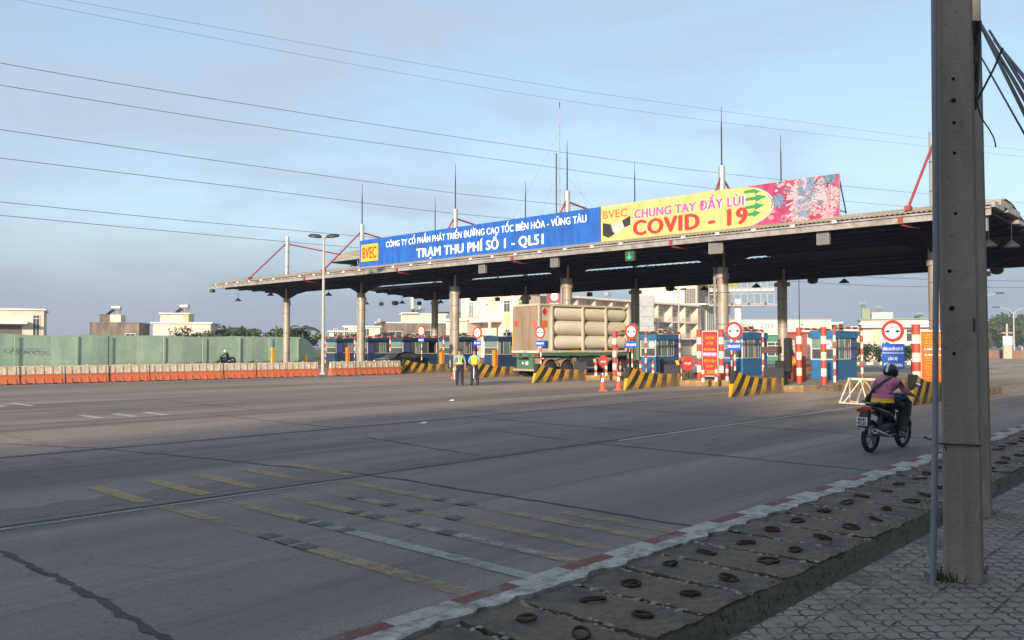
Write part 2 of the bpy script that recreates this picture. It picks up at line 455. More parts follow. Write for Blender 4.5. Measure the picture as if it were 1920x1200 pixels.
marking([(u, u + .18, 12.4, 15.4) for u in (3.4, 4.2, 5.0, 5.8, 6.6)] + [(u, u + .2, 16.3, 20.5) for u in (2.6, 3.6, 4.6, 5.6)], PAINTF)
marking([(7.5, 7.68, 29.2, 31.2), (8.2, 8.38, 29.0, 31.0), (8.9, 9.08, 28.8, 30.8), (6.2, 6.4, 32.5, 35.0), (8.6, 8.8, 22.6, 24.0), (9.4, 9.6, 22.4, 23.8), (10.2, 10.4, 22.3, 23.7)], PAINTW2)
marking([(13.6, 27.0, 9.62, 9.72), (28.6, 60, 7.4, 7.52)], PAINTW2)
marking([(-6, 6.8, 9.60, 9.70), (17, 30, 21.8, 21.92), (-10, 20, 15.95, 16.05), (14, 34, 33.6, 33.75), (10, 26, 27.7, 27.85)], PAINTW)
# the black repair squares on the rumble bars
tm = MB(); tr = random.Random(5)
for u, vs in ((4.36, (7.35, 7.0, 6.7)), (5.04, (7.75, 7.4, 7.0)), (5.66, (7.7, 7.35, 6.75, 6.2)), (6.2, (8.4, 7.75, 7.3, 6.7)), (6.84, (7.6, 7.1))):
    for v in vs:
        o = tr.uniform(-.05, .05); w = tr.uniform(.06, .11)
        tm.add([(u, v - w + o, .012), (u + .175, v - w + o * .5, .012), (u + .175, v + w + o, .012), (u, v + w + o, .012)], [(0, 1, 2, 3)], TARP)
struct(tm.build('road_repair', rotz=RZ, fix=False))

# kerb with faded red and white blocks, cover slabs with lifting rings, grass strip and paved footway
g = G('red_white_kerb_paint')
k_ = g.op('GREATER_THAN', g.op('FRACT', g.op('ADD', g.op('DIVIDE', g.x, 1.16), .13)), .5)
kred = g.mix(k_, (.40, .37, .33), (.175, .075, .062))
kred = g.mix(g.ramp(g.noise(4, (1, 1, 1), 8, .75), .5, .66), kred, (.20, .185, .165))
g.bump(g.noise(30), .5)
KERBM = g.done(kred, .9)
kb = MB()
kb.prism([(4.30, 0), (4.22, .13), (4.19, .15), (4.04, .15), (4.04, -.03)], -40, 120, KERBM, 'x')
struct(kb.build('kerb', rotz=RZ))
KLEDGE = mat('broken_kerb_top', (.46, .43, .38), .95, .3, 7, bump=.8, bscale=18, dirt=((.12, .11, .09), 6, .45))
lb = MB(); rr = random.Random(3)
u = -10.0
prev = None
while u < 60:
    w = .12 + rr.uniform(0, .09)
    if prev is not None: lb.add([(prev[0], 4.04, .155), (u, 4.04, .155), (u, 4.04 - w, .155), (prev[0], 4.04 - prev[1], .155)], [(0, 1, 2, 3)], KLEDGE)
    if prev is not None: lb.add([(prev[0], 4.04 - prev[1], .155), (u, 4.04 - w, .155), (u, 4.04 - w, .09), (prev[0], 4.04 - prev[1], .09)], [(0, 1, 2, 3)], KLEDGE)
    prev = (u, w); u += .12
struct(lb.build('kerb_edge', rotz=RZ))
DARKGAP = mat('dark_gap_bed', (.035, .032, .027), .95, .3, 6)  # dark sheet showing between the drain covers
struct(sheet(-30, 110, 2.3, 4.05, .085, DARKGAP).build('drain', rotz=RZ, fix=False))
SLABM = mat('drain_cover_concrete', (.175, .138, .102), .95, .35, 3, bump=1.0, bscale=22, dirt=((.065, .055, .045), 2.6, .46))
CRUMB = mat('crumbled_mortar', (.27, .24, .20), .95, .35, 9)
RUST = mat('rusty_iron', (.045, .022, .016), .8, .4, 12)
def slab(i):
    t = thing('drain_cover', '', 'drain cover')
    b = MB(); r = random.Random(i)
    x0, x1 = -.268, .268
    pts = []
    def edge(ax, ay, bx, by, n):
        for k in range(n): pts.append((ax + (bx - ax) * k / n + r.uniform(-.022, .022), ay + (by - ay) * k / n + r.uniform(-.02, .02)))
    edge(x0, -.56, x1, -.56, 7); edge(x1, -.56, x1, .56, 16); edge(x1, .56, x0, .56, 7); edge(x0, .56, x0, -.56, 16)
    b.prism(pts, .06, .135, SLABM, 'z'); b.build('slab', t)
    b = MB()
    for k in range(24):
        y = -.56 + 1.12 * r.random(); x = r.choice((x0, x1)) + r.gauss(0, .014); q = r.uniform(.008, .03)
        b.add([(x - q, y - q, .134), (x + q, y - q * .6, .134), (x + q * .6, y + q, .134), (x - q * .8, y + q * .7, .134), (x, y, .137 + q * .35)], [(0, 1, 4), (1, 2, 4), (2, 3, 4), (3, 0, 4)], CRUMB)
    b.build('crumbled_edge', t, fix=False)
    for y in (-.27, .22):
        q = MB(); tl = Matrix.Rotation(R(r.uniform(-14, 14)), 3, 'X') @ Matrix.Rotation(R(r.uniform(-9, 9)), 3, 'Y') @ Matrix.Rotation(R(r.uniform(0, 180)), 3, 'Z')
        rg = Matrix.Diagonal((1.0, .8, 1.0))
        rg = Matrix.Diagonal((r.uniform(.55, 1.0), r.uniform(.9, 1.25), 1.0)); q.torus((r.uniform(-.06, .06), y + r.uniform(-.05, .05),   .150), .066, .0115, RUST, 'z', 18, 6, 1.0, tl.to_3x3() @ rg)
        q.box(-.03, .03, y - .02, y + .02, .125, .15, RUST)
        q.build('lifting_ring', t, True)
    return t
protos = [slab(i) for i in range(9)]
for n in range(49):
    u = 1.6 + n * .59
    V0 = 3.31
    lab = 'concrete drain cover with two rusty rings, %s from the near end' % (ORD[n] if n < 20 else 'twenty-' + ORD[n - 20] if n < 29 else 'thirtieth' if n == 29 else ('thirty-' + ORD[n - 30] if n < 39 else 'fortieth' if n == 39 else 'forty-' + ORD[n - 40]))
    if n == 19: lab = lab.replace('twentieth', 'twentieth')
    if n < 9: o = protos[n]; o.location = W(u, V0)
    else: o = dup(protos[(n * 5 + n // 9) % 9], W(u, V0))
    o.rotation_euler = (R(rr.uniform(-1.2, 1.2)), R(rr.uniform(-1.2, 1.2)), RZ + (math.pi if n % 3 == 1 else 0) + R(rr.uniform(-1.5, 1.5)))
    o['label'] = lab; o['group'] = 'drain cover slabs beside the kerb'

# footway: fish-scale pavers
g = G('fish_scale_pavers')
P = 6.4
yy = g.op('MULTIPLY', g.y, P * 2); row = g.op('FLOOR', yy)
xx = g.op('ADD', g.op('MULTIPLY', g.x, P), g.op('MULTIPLY', g.op('MODULO', g.op('ABSOLUTE', row), 2.0), .5))
fx = g.op('SUBTRACT', g.op('FRACT', xx), .5); fy = g.op('MULTIPLY', g.op('FRACT', yy), .5)
dd = g.op('SQRT', g.op('ADD', g.op('MULTIPLY', fx, fx), g.op('MULTIPLY', fy, fy)))
arc = g.op('LESS_THAN', g.op('ABSOLUTE', g.op('SUBTRACT', dd, .47)), .055)
gx = g.op('LESS_THAN', g.op('ABSOLUTE', g.op('SUBTRACT', g.op('FRACT', g.op('DIVIDE', g.x, .4)), .5)), .02)
gy = g.op('LESS_THAN', g.op('ABSOLUTE', g.op('SUBTRACT', g.op('FRACT', g.op('DIVIDE', g.y, .4)), .5)), .025)
ln = g.op('MAXIMUM', arc, g.op('MAXIMUM', gx, gy))
ln = g.op('MULTIPLY', ln, g.ramp(g.noise(9, (1, 1, 1), 4), .36, .56))
pc = g.mix(g.noise(2.2, (1, 1, 1), 7, .65), (.185, .162, .138), (.33, .29, .25))
pc = g.mix(g.op('MULTIPLY', ln, .85), pc, (.028, .026, .024))
pc = g.mix(g.op('MULTIPLY', g.ramp(g.y, 1.6, 2.6), g.ramp(g.noise(3, (1, 1, 1), 6, .7), .45, .6)), pc, (.085, .083, .055))
g.bump(g.op('SUBTRACT', g.noise(40), g.op('MULTIPLY', ln, 1.2)), .5)
PAVER = g.done(pc, .9)
fb = MB(); fb.box(-60, 110, -5.8, 2.42, -.02, .150, PAVER)
struct(fb.build('footway', rotz=RZ))
g = G('thin_weedy_soil')
WEED = g.done(g.mix(g.ramp(g.noise(6, (1, 1, 1), 7, .7), .4, .6), (.062, .052, .038), (.040, .043, .022)), .95)
vb = MB(); vb.box(-30, 110, 2.42, 2.76, 0, .128, WEED); struct(vb.build('verge', rotz=RZ))
gb = MB(); GR = mat('grass_blade', (.055, .068, .026), .85, .4, 20)
gr = random.Random(11)
for i in range(2600):
    u = 3 + gr.random() ** 1.6 * 30; v = gr.gauss(2.6, .13)
    h = gr.uniform(.012, .045) * (1.6 if gr.random() < .05 else 1); a = gr.uniform(0, 6.28); l = gr.uniform(-.04, .04)
    dx, dy = math.cos(a) * .006, math.sin(a) * .006
    gb.add([(u - dx, v - dy, .12), (u + dx, v + dy, .12), (u + l, v + gr.uniform(-.04, .04), .13 + h)], [(0, 1, 2)], GR)
tag(struct(gb.build('grass', rotz=RZ, fix=False), 'stuff'), 'thin green grass along the edge of the drain covers', 'grass')

for (u, v, lab) in ((19.6, 20.9, 'small white paper scrap lying on the open road, farther one'), (13.4, 15.3, 'small white paper scrap lying on the open road, nearer one')):
    t = MB(); t.add([(-.10, -.05, .012), (.06, -.07, .014), (.11, .05, .03), (-.04, .07, .016), (.02, 0, .05)], [(0, 1, 4), (1, 2, 4), (2, 3, 4), (3, 0, 4)], WHITE)
    o = t.build('paper_scrap', None, fix=False); o.location = W(u, v); tag(o, lab, 'litter', 'paper scraps on the road')
tb_ = MB(); tg = random.Random(12)
for (cx, cy, n_) in ((3.22, 6.2, 90), (3.5, 6.38, 60), (4.62, 8.52, 90), (4.9, 8.7, 60)):
    for i in range(n_):
        x, y = cx + tg.gauss(0, .05), cy + tg.gauss(0, .05); h = tg.uniform(.03, .13); a = tg.uniform(0, 6.28); l = tg.uniform(.01, .07)
        tb_.add([(x - .005, y, .148), (x + .005, y, .148), (x + l * math.cos(a), y + l * math.sin(a), .15 + h)], [(0, 1, 2)], GR)
tag(struct(tb_.build('weeds', fix=False), 'stuff'), 'green weeds at the feet of the concrete poles', 'weeds')
# ================================================================ TOLL CANOPY
def vx(px, u):
    "metres across the road at u where the line of sight through photo column px falls (survey helper)"
    return (2297.0 / (px + 727) - .735) / .678 * u
OX, OY = 40.0, 35.0
canopy = thing('toll_canopy', 'long toll station canopy on round steel columns with a tan corrugated roof', 'canopy', W(OX, OY, 0))
def CM():
    b = MB(); b.M = Matrix.Translation((-OX, -OY, 0)); return b
ROOFM = mat('tan_corrugated_sheet', (.36, .33, .24), .7, .14, 1.2, dirt=((.20, .17, .12), 1.2, .42, (1, .5, 1)))
SOFFIT = mat('shade_dark_soffit', (.013, .015, .030), .9, .25, 2, spec=.1)  # near-black navy carries the shade under the roofs on an added ceiling
FASCIA = mat('grey_gutter_steel', (.30, .30, .295), .6, .16, 1.2, dirt=((.14, .13, .12), 2, .4))
def corrugated(profile, v0, v1, step=.11, amp=.025):
    b = CM(); n = int((v1 - v0) / step); vs = []; fs = []
    pr = []
    for (a, c) in zip(profile[:-1], profile[1:]): pr += [a, ((a[0] + c[0]) / 2, (a[1] + c[1]) / 2)]
    pr.append(profile[-1]); k = len(pr)
    for i in range(n + 1):
        v = v0 + (v1 - v0) * i / n; h = amp if i % 2 else -amp
        for (x, z) in pr: vs.append((x, v, z + h))
    for i in range(n):
        for j in range(k - 1): fs.append((i * k + j, i * k + j + 1, (i + 1) * k + j + 1, (i + 1) * k + j))
    return b.add(vs, fs, ROOFM)
VR, VL, VB = 8.6, 74.4, 63.9          # right end, left end of the front roof, left end of the rear roof
EU, EZ = 38.3, 7.69                   # front eave
FRONT = [(EU, EZ), (40.1, 8.12), (41.1, 8.32), (42.4, 8.24), (43.9, 7.85), (45.8, 7.50)]
BACK = [(48.5, 7.40), (51.7, 7.20), (56.1, 6.84)]
corrugated(FRONT, VR, VL).build('front_roof', canopy, fix=False)
corrugated(BACK, VR, VB, .22).build('rear_roof', canopy, fix=False)
corrugated([(45.7, 7.58), (48.5, 7.44)], VR, 22.3, .22).build('link_roof', canopy, fix=False)
corrugated([(44.4, 9.63), (46.0, 10.44), (47.6, 10.91), (49.3, 10.44), (50.9, 9.63)], 23.2, VB, .22).build('upper_roof', canopy, fix=False)
sofz = lambda u: 7.50 - (u - 38.5) * .027 if u < 47 else 7.20 - (u - 48.5) * .072
b = CM()
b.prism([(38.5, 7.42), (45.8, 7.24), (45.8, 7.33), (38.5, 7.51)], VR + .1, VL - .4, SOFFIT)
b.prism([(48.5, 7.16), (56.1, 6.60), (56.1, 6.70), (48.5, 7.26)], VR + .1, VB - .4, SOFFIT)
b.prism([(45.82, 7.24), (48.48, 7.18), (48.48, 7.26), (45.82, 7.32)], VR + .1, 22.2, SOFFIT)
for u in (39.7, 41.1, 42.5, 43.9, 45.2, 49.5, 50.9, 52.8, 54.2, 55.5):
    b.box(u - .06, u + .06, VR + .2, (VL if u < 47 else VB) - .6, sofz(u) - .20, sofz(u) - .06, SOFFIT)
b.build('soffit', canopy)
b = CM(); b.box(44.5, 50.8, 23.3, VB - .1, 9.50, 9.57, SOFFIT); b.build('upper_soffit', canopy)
b = CM(); b.box(38.35, 38.47, VR, VL, 7.28, 7.63, FASCIA); b.box(38.27, 38.345, VR, VL, 7.55, 7.63, FASCIA); b.build('fascia', canopy)
b = CM(); b.box(56.12, 56.25, VR, VB, 6.52, 6.84, FASCIA); b.build('rear_gutter', canopy)
for v, q in ((VR - .1, 1), (VL, -1)):
    for i, (x0, x1, z) in enumerate(((38.6, 40.2, 7.80), (39.7, 41.7, 7.98), (40.9, 43.2, 7.84), (42.9, 44.6, 7.56), (44.2, 45.8, 7.36))):
        b = CM(); b.box(x0, x1, min(v, v + q * .55), max(v, v + q * .55), z - .16, z + (.11 if 0 < i < 3 else .02), FASCIA if i < 4 else SOFFIT); b.build('gable_purlin', canopy)
for v in [vx(q, 38.3) - 1 for q in (571, 745, 961, 1260, 1693)]:
    b = CM(); b.box(38.27, 38.34, v + .93, v + 1.12, 7.25, 7.54, STRUT); b.tube([(38.4, v + 1.0, 7.2), (39.2, v + .5, 7.1)], .04, STRUT, 6); b.build('gutter_bracket', canopy)
rl = random.Random(8)
LAMPW = mat('white_lamp_glass', (.85, .85, .82), .3, .03)
v = 73.0
while v > 14:
    b = CM(); b.box(38.20, 38.265, v - .10, v + .10, 7.56, 7.68, LAMPW); b.build('fascia_lamp', canopy); v -= rl.choice((2.0, 2.0, 4.0))
b = CM()
for v in [23.6 + i * 1.34 for i in range(30)]:
    b.tube([(46.9, v, 7.3), (46.9, v + .67, 9.4)], .04, DARKMETAL, 5); b.tube([(46.9, v + 1.34, 7.3), (46.9, v + .67, 9.4)], .035, DARKMETAL, 5)
b.box(46.85, 46.95, 23.2, VB, 9.35, 9.45, DARKMETAL); b.build('truss', canopy)
for v in (60.4, 53.5, 47, 39.5, 32.5, 25.6):
    b = CM(); b.tube([(45.6, v, 7.5), (44.6, v - .6, 9.6)], .06, FASCIA, 6); b.tube([(48.8, v, 7.1), (50.6, v - .6, 9.6)], .06, FASCIA, 6); b.build('upper_roof_prop', canopy)
FRONT_V = (68.5, 57.0, 45.5, 34.67, 23.3, 12.05)
BACK_V = (57.1, 45.9, 35.0, 23.6, 12.1)
SEAM = mat('column_seam', (.12, .11, .10), .7)
for row, u, vs in (('front', 43.0, FRONT_V), ('back', 51.4, BACK_V)):
    for i, v in enumerate(vs):
        dz = 0 if row == 'front' else -.22
        b = CM(); b.cyl(u, v, 0.0, 7.2 + dz, .31, STEEL, 24); c = b.build('column', canopy, True)
        b = CM(); b.lathe([(.315, 5.72), (.38, 5.74), (.38, 6.0), (.315, 6.04)], STEEL, 24, (u, v, 0))
        if row == 'back': b.box(u - .12, u + .12, v - .50, v + .50, 5.74, 6.0, STEEL)
        b.build('collar', c, True)
        b = CM()
        for z in (1.2, 3.1, 4.9): b.lathe([(.312, z), (.317, z + .005), (.317, z + .035), (.312, z + .04)], SEAM, 24, (u, v, 0))
        b.build('seam', c, True)
        b = CM(); b.cyl(u, v, 7.2 + dz, 12.2, .20, STEEL_P, 18)
        for z in (9.3, 10.7): b.lathe([(.204, z), (.209, z + .03), (.204, z + .06)], SEAM, 18, (u, v, 0))
        b.build('mast_tube', canopy, True)
        if not (row == 'front' and i in (0, 5)) and not (row == 'back' and i == 4):
            b = CM(); b.tube([(u, v, 12.1), (u, v, 14.3), (u, v, 15.0), (u, v, 15.65)], [.05, .045, .022, .014], DARKMETAL, 6); b.build('lightning_rod', canopy)
        if row == 'front':
            fx_, fz_ = (39.2, 8.1) if v > 54 or v < 14 else (40.9, 8.42)
            b = CM(); b.tube([(u - .17, v, 11.5), (fx_, v, fz_)], .065, STRUT, 7); b.box(fx_ - .2, fx_ + .15, v - .12, v + .12, fz_ - .18, fz_ + .04, STRUT); b.build('strut', canopy)
            b = CM()
            if v > 24: b.tube([(u + .17, v, 11.5), (49.2, v - (2.4 if v > 65 else .7), 10.5)], .065, STRUT, 7)
            elif v > 14: b.tube([(u + .17, v, 11.5), (48.2, v - .35, 7.3)], .065, STRUT, 7)
            if b.v: b.build('strut', canopy)
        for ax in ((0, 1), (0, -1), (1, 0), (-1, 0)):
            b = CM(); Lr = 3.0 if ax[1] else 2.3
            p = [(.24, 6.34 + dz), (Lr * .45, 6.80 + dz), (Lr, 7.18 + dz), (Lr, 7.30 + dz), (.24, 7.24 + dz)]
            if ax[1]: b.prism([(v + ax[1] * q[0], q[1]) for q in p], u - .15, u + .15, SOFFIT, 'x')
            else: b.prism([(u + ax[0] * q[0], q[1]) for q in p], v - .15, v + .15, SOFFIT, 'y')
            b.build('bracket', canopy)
        if row == 'front' and i in (1, 2, 3, 4):
            b = CM(); b.tube([(u + .7, v + 1.6, 7.25), (u + .1, v + .6, 6.6), (u, v + .50, 6.3), (u, v + .50, .3)], .085, FASCIA, 8)
            for z in (1.5, 3.4, 5.3): b.box(u - .06, u + .06, v + .24, v + .50, z, z + .05, FASCIA)
            b.build('downpipe', canopy)

# lamps and lane signal boxes hung from the canopy
LAMPD = mat('dark_lamp_shade', (.03, .032, .036), .5)
spots = [(447, 41.2, 'leftmost of all'), (508, 42.0, 'second from the left'), (617, 42.0, 'third, behind the tall lamp post'), (688, 52.3, 'just right of the second column'),
         (755, 53.0, 'fourth bay, high over the black car'), (827, 54.0, 'beside the dark rear column'), (1322, 54.4, 'left of the red notice banner column'), (1420, 54.4, 'before the bare billboard frame'),
         (1585, 54.4, 'over the nearest blue booth'), (1858, 40.9, 'right of the concrete pole'), (1901, 41.7, 'far right edge of the picture')]
first = None
for px, u, where in spots:
    v = vx(px, u); long = px in (447, 617, 1858, 1901)
    z0 = sofz(u) - .2
    lab = 'small dark bell lamp hanging under the canopy, %s' % where
    t = thing('pendant_lamp', lab, 'lamp', W(u, v, z0), None, 'pendant lamps under the canopy')
    d = .75 if long else .36
    b = MB(); b.tube([(0, 0, .12), (0, 0, -d)], .018, LAMPD, 5); b.build('stem', t)
    b = MB(); b.lathe([(.04, -d + .06), (.09, -d + .02), (.31, -d - .18), (.32, -d - .22), (.0, -d - .2)], LAMPD, 14); b.build('lamp_shade', t, True)
b = MB(); t = thing('floodlight', 'round black floodlight under the far left tip of the canopy', 'floodlight', W(38.6, vx(399, 38.6), 7.18))
b = MB(); b.lathe([(.05, .2), (.06, .12), (.24, .02), (.26, -.14), (.2, -.2)], LAMPD, 14); b.build('housing', t, True)
b = MB(); b.lathe([(.19, -.201), (.19, -.21)], GLASS, 14); b.build('lens', t)
BOXG = mat('signal_box_grey', (.20, .20, .20), .6, .15, 4)
SIGG = mat('green_arrow_led', (.03, .40, .18), .4, 0, emit=.35)
for px, lab in ((906, 'grey lane signal box under the canopy edge below the blue sign, left one'), (1042, 'grey lane signal box under the canopy edge below the blue sign, right one'), (1184, 'dark lane signal box showing a green down arrow'),
                (1345, 'grey lane signal box tilted beside the column above the red banner'), (1547, 'grey lane signal box under the canopy edge above the nearest booth'), (1842, 'grey lane signal box just right of the concrete pole')):
    u = 38.75; v = vx(px, u)
    t = thing('lane_signal', lab, 'signal', W(u, v, 6.66), None if px != 1345 else RZ + R(10), 'lane signals under the canopy edge')
    w = .30 if px != 1345 else .38
    b = MB(); b.bevel_box(-.12, .12, -w, w, 0, .62, BOXG if px != 1184 else mat('signal_box_dark', (.055, .075, .075), .5), .02); b.build('case', t)
    b = MB(); b.tube([(0, 0, .62), (0, 0, .78)], .03, DARKMETAL, 6); b.build('hanger', t)
    if px == 1184:
        b = MB(); b.prism([(-.035, .48), (-.035, .25), (-.15, .25), (-.15, .18), (0, .08), (.15, .18), (.15, .25), (.035, .25), (.035, .48)], -.135, -.125, SIGG, 'x'); b.build('arrow', t)
    else:
        b = MB(); b.box(-.126, -.121, -w + .05, w - .05, .05, .51, mat('signal_lens_off', (.15, .15, .155), .3)); b.build('screen', t)
for px, u, lab in ((716, 53.4, 'square black floodlight under the rear roof, left of the grey wall'), (787, 55.2, 'square black floodlight under the rear roof, above the white penthouse'), (934, 55.2, 'square black floodlight under the rear roof, before the white house'), (1107, 55.2, 'square black floodlight under the rear roof, above the gas tubes')):
    t = thing('floodlight', lab, 'floodlight', W(u, vx(px, u), 6.02), None, 'square floodlights under the rear roof')
    b = MB(); b.bevel_box(-.16, .16, -.2, .2, 0, .34, LAMPD, .03); b.build('housing', t)
    b = MB(); b.tube([(0, 0, .34), (0, 0, .52)], .03, LAMPD, 6); b.build('hanger', t)
for px, u, lab in ((742, 55.3, 'black ball camera under the rear roof beside the dark rear column'), (889, 55.3, 'black ball camera under the rear roof over the white house'), (1258, 55.5, 'black ball camera under the rear roof over the balcony houses'), (1526, 55.5, 'black ball camera under the rear roof right of the dark rear column'), (1872, 55.5, 'black ball camera under the rear roof far right')):
    t = thing('dome_camera', lab, 'camera', W(u, vx(px, u), 6.14), None, 'dome cameras under the rear roof')
    b = MB(); b.lathe([(.36, .42), (.36, .2), (.32, .08), (.2, 0), (.02, -.03)], LAMPD, 14); b.build('dome', t, True)

# ---------------------------------------------------------------- sign boards on the roof
SBLUE = mat('sign_blue', (.016, .115, .47), .5, .09, .8, dirt=((.012, .07, .30), 1.4, .42, (1, 1.6, .25)))
SWHITE = mat('sign_white', (.86, .87, .86), .5, .05, 3)
SYEL = mat('sign_yellow', (.53, .465, .175), .55, .07, 1.2, dirt=((.41, .345, .13), 1.5, .4))
SORA = mat('logo_orange', (.85, .40, .03), .5, .06, 2)
SRED = mat('logo_red', (.55, .045, .025), .5, .05, 2)
def board(name, lab, v0, v1, m, h0=8.10, h1=10.23, u=40.1):
    t = thing(name, lab, 'sign', W(u, (v0 + v1) / 2, h0)); hw = (v1 - v0) / 2; H = h1 - h0
    b = MB(); b.box(-.045, .045, -hw + .004, hw - .004, 0, H, m); b.build('panel', t)
    b = MB()
    k = max(2, int(hw * 2 / 2.5))
    for i in range(k + 1):
        y = -hw + .06 + (2 * hw - .12) * i / k
        b.tube([(.09, y, 0), (.09, y, H)], .04, DARKMETAL, 5); b.tube([(.09, y, H * .92), (.95, y, .30)], .035, DARKMETAL, 5); b.tube([(.09, y, .35), (.95, y, .35)], .03, DARKMETAL, 5)
    for z in (.3, H - .2): b.box(.045, .1, -hw, hw, z, z + .05, DARKMETAL)
    b.build('frame', t)
    b = MB(); sm = mat(m.name + '_seam', (.010, .075, .36) if m is SBLUE else (.40, .34, .13), .6)
    for i in range(1, int(hw * 2 / 2.44) + 1): b.box(-.0475, -.0452, -hw + i * 2.44 - .012, -hw + i * 2.44 + .012, .01, H - .01, sm)
    b.box(-.0474, -.0452, -hw + .02, hw - .02, H * .5 - .009, H * .5 + .009, sm); b.build('sheet_seam', t)
    return t
DU = 1.162      # the boards were drawn at a module of 1.162 m
def flat(t, name, polys, m, d=.05, th=.008, parent=None):
    b = MB()
    for p in polys: b.prism([(-x * DU, z * DU) for x, z in p], -d - th, -d, m, 'x')
    return b.build(name, parent or t)
def bletters(t, tx, w, h, m, p, **k): return letters(t, tx, w * DU, h * DU, m, (p[0], p[1] * DU, p[2] * DU), **k)
sgn = board('station_sign', 'long blue sign board with white Vietnamese lettering on the canopy roof', 29.77, 53.36, SBLUE)
c0 = (45.92 + 25.62) / 2
bletters(sgn, 'CÔNG TY CỔ PHẦN PHÁT TRIỂN ĐƯỜNG CAO TỐC BIÊN HÒA - VŨNG TÀU', 16.6, .62, SWHITE, (-.055, 34.8 - c0, 1.44), bold=.02)
bletters(sgn, 'TRẠM THU PHÍ SỐ 1 - QL51', 10.6, 1.06, SWHITE, (-.055, 34.75 - c0, .60), bold=.035)
lp = MB(); lp.box(-.10, -.05, (43.9 - c0) * DU, (45.72 - c0) * DU, .36 * DU, 1.5 * DU, SORA); lp.build('logo_plate', sgn)
bletters(sgn, 'BVEC', 1.5, .78, SRED, (-.107, 44.81 - c0, .93), bold=.03)
ban = board('health_banner', 'yellow and pink banner about COVID-19 beside the blue sign on the canopy roof', 15.45, 29.72, SYEL)
c1 = (13.3 + 25.58) / 2
def bx(v): return -(v - c1)          # right-hand coordinate on the banner
SORT = mat('banner_brown_orange', (.50, .13, .02), .55, .05)
SPUR = mat('banner_magenta', (.60, .08, .33), .55, .08)
SCRM = mat('banner_crimson', (.58, .035, .035), .55, .08)
SGRN = mat('banner_green', (.02, .22, .07), .55, .06)
bletters(ban, 'BVEC', 1.5, .40, SORT, (-.055, 24.68 - c1, 1.38), bold=.012)
SHAL = mat('banner_pale_edge', (.86, .74, .52), .55, .03)
bletters(ban, 'CHUNG TAY ĐẨY LÙI', 6.05, .74, SHAL, (-.052, 20.53 - c1, 1.34), bold=.07, name='lettering_outline')
bletters(ban, 'CHUNG TAY ĐẨY LÙI', 5.95, .70, SPUR, (-.059, 20.55 - c1, 1.34), bold=.05)
bletters(ban, 'COVID - 19', 6.2, .78, SCRM, (-.055, 20.5 - c1, .52), bold=.055)
cuff = mat('banner_black_sleeve', (.02, .025, .03), .6, .1); skinp = mat('banner_hand_pink', (.62, .42, .42), .6, .2, 12)
flat(ban, 'sleeve', [[(bx(25.45), .98), (bx(24.95), .86), (bx(24.72), .34), (bx(25.1), .18), (bx(25.45), .34)], [(bx(23.75), 1.18), (bx(24.25), .98), (bx(24.1), .62), (bx(23.75), .72)]], cuff)
flat(ban, 'handshake', [[(bx(24.95), .72), (bx(24.6), .94), (bx(24.2), .92), (bx(24.1), .66), (bx(24.3), .42), (bx(24.6), .36), (bx(24.85), .5)]], skinp)
for z, w in ((1.58, .85), (1.24, .95), (.87, .85), (.55, .68)):
    x = bx(17.45); flat(ban, 'arrow', [[(x - .12, z - .055), (x + w * .45, z - .075), (x + w * .45, z - .16), (x + w, z + .03), (x + w * .45, z + .17), (x + w * .45, z + .085), (x - .12, z + .055)]], SGRN)
g = G('banner_pink_print')
_p = g.mix(g.ramp(g.noise(1.3, (1, 1, 1), 5, .6, .6), .35, .65), (.27, .025, .085), (.42, .075, .16))
_p = g.mix(g.ramp(g.noise(1.1, (1, 1.2, 1), 3, .5), .52, .66), _p, (.26, .05, .17))
SPINK = g.done(_p, .55)
def arc_edge(off, n=18): return [(bx(16.32) + off - 2.0 + 2.0 * math.cos(a), .90 + .98 * math.sin(a)) for a in [-math.pi / 2 + math.pi * i / n for i in range(n + 1)]]
xr = bx(13.31)
def cl(p): return [(min(max(x, bx(25.5)), xr), min(max(z, .005), 1.825)) for x, z in p]
flat(ban, 'print_edge', [cl(arc_edge(.16)[:]) [::-1] + cl(arc_edge(-.0))], SHAL, .051)
flat(ban, 'red_edge', [cl(arc_edge(.10))[::-1] + cl(arc_edge(.05))], SCRM, .061)
# pink field to the right of the arc, as strips
e = cl(arc_edge(.16)); pk = []
for p, q in zip(e[:-1], e[1:]):
    if q[1] - p[1] > 1e-4: pk.append([p, (xr, p[1]), (xr, q[1]), q])
flat(ban, 'pink_field', pk, SPINK, .0495)
VIR = [mat('virus_teal', (.13, .22, .33), .6, .5, 9), mat('virus_pale', (.44, .33, .38), .6, .5, 9), mat('virus_rose', (.46, .20, .23), .6, .5, 9), mat('virus_navy', (.08, .10, .20), .6, .3, 9)]
vr = random.Random(21)
def virus(v, z, r, core, spike, d):
    x0 = bx(v); P = []
    for k in range(int(46 + r * 60)):
        a = vr.uniform(0, 6.283); l = r * vr.uniform(.75, 1.12); w = r * .028
        ca, sa = math.cos(a), math.sin(a); s = r * vr.uniform(.25, .6)
        P.append(cl([(x0 + ca * s + sa * w, z + sa * s - ca * w), (x0 + ca * l + sa * w * 1.6, z + sa * l - ca * w * 1.6), (x0 + ca * l - sa * w * 1.6, z + sa * l + ca * w * 1.6), (x0 + ca * s - sa * w, z + sa * s + ca * w)]))
    P = [p for p in P if max(q[0] for q in p) - min(q[0] for q in p) > .004 and max(q[1] for q in p) - min(q[1] for q in p) > .004]
    flat(ban, 'printed_virus', [cl([(x0 + r * .62 * math.cos(a), z + r * .62 * math.sin(a)) for a in [6.283 * i / 14 for i in range(14)]])], core, d)
    b = MB()
    for i, p in enumerate(P): b.prism([(-x * DU, zz * DU) for x, zz in p], -d - .012 - i * .0004, -d - .009, spike, 'x')
    b.build('virus_spikes', ban)
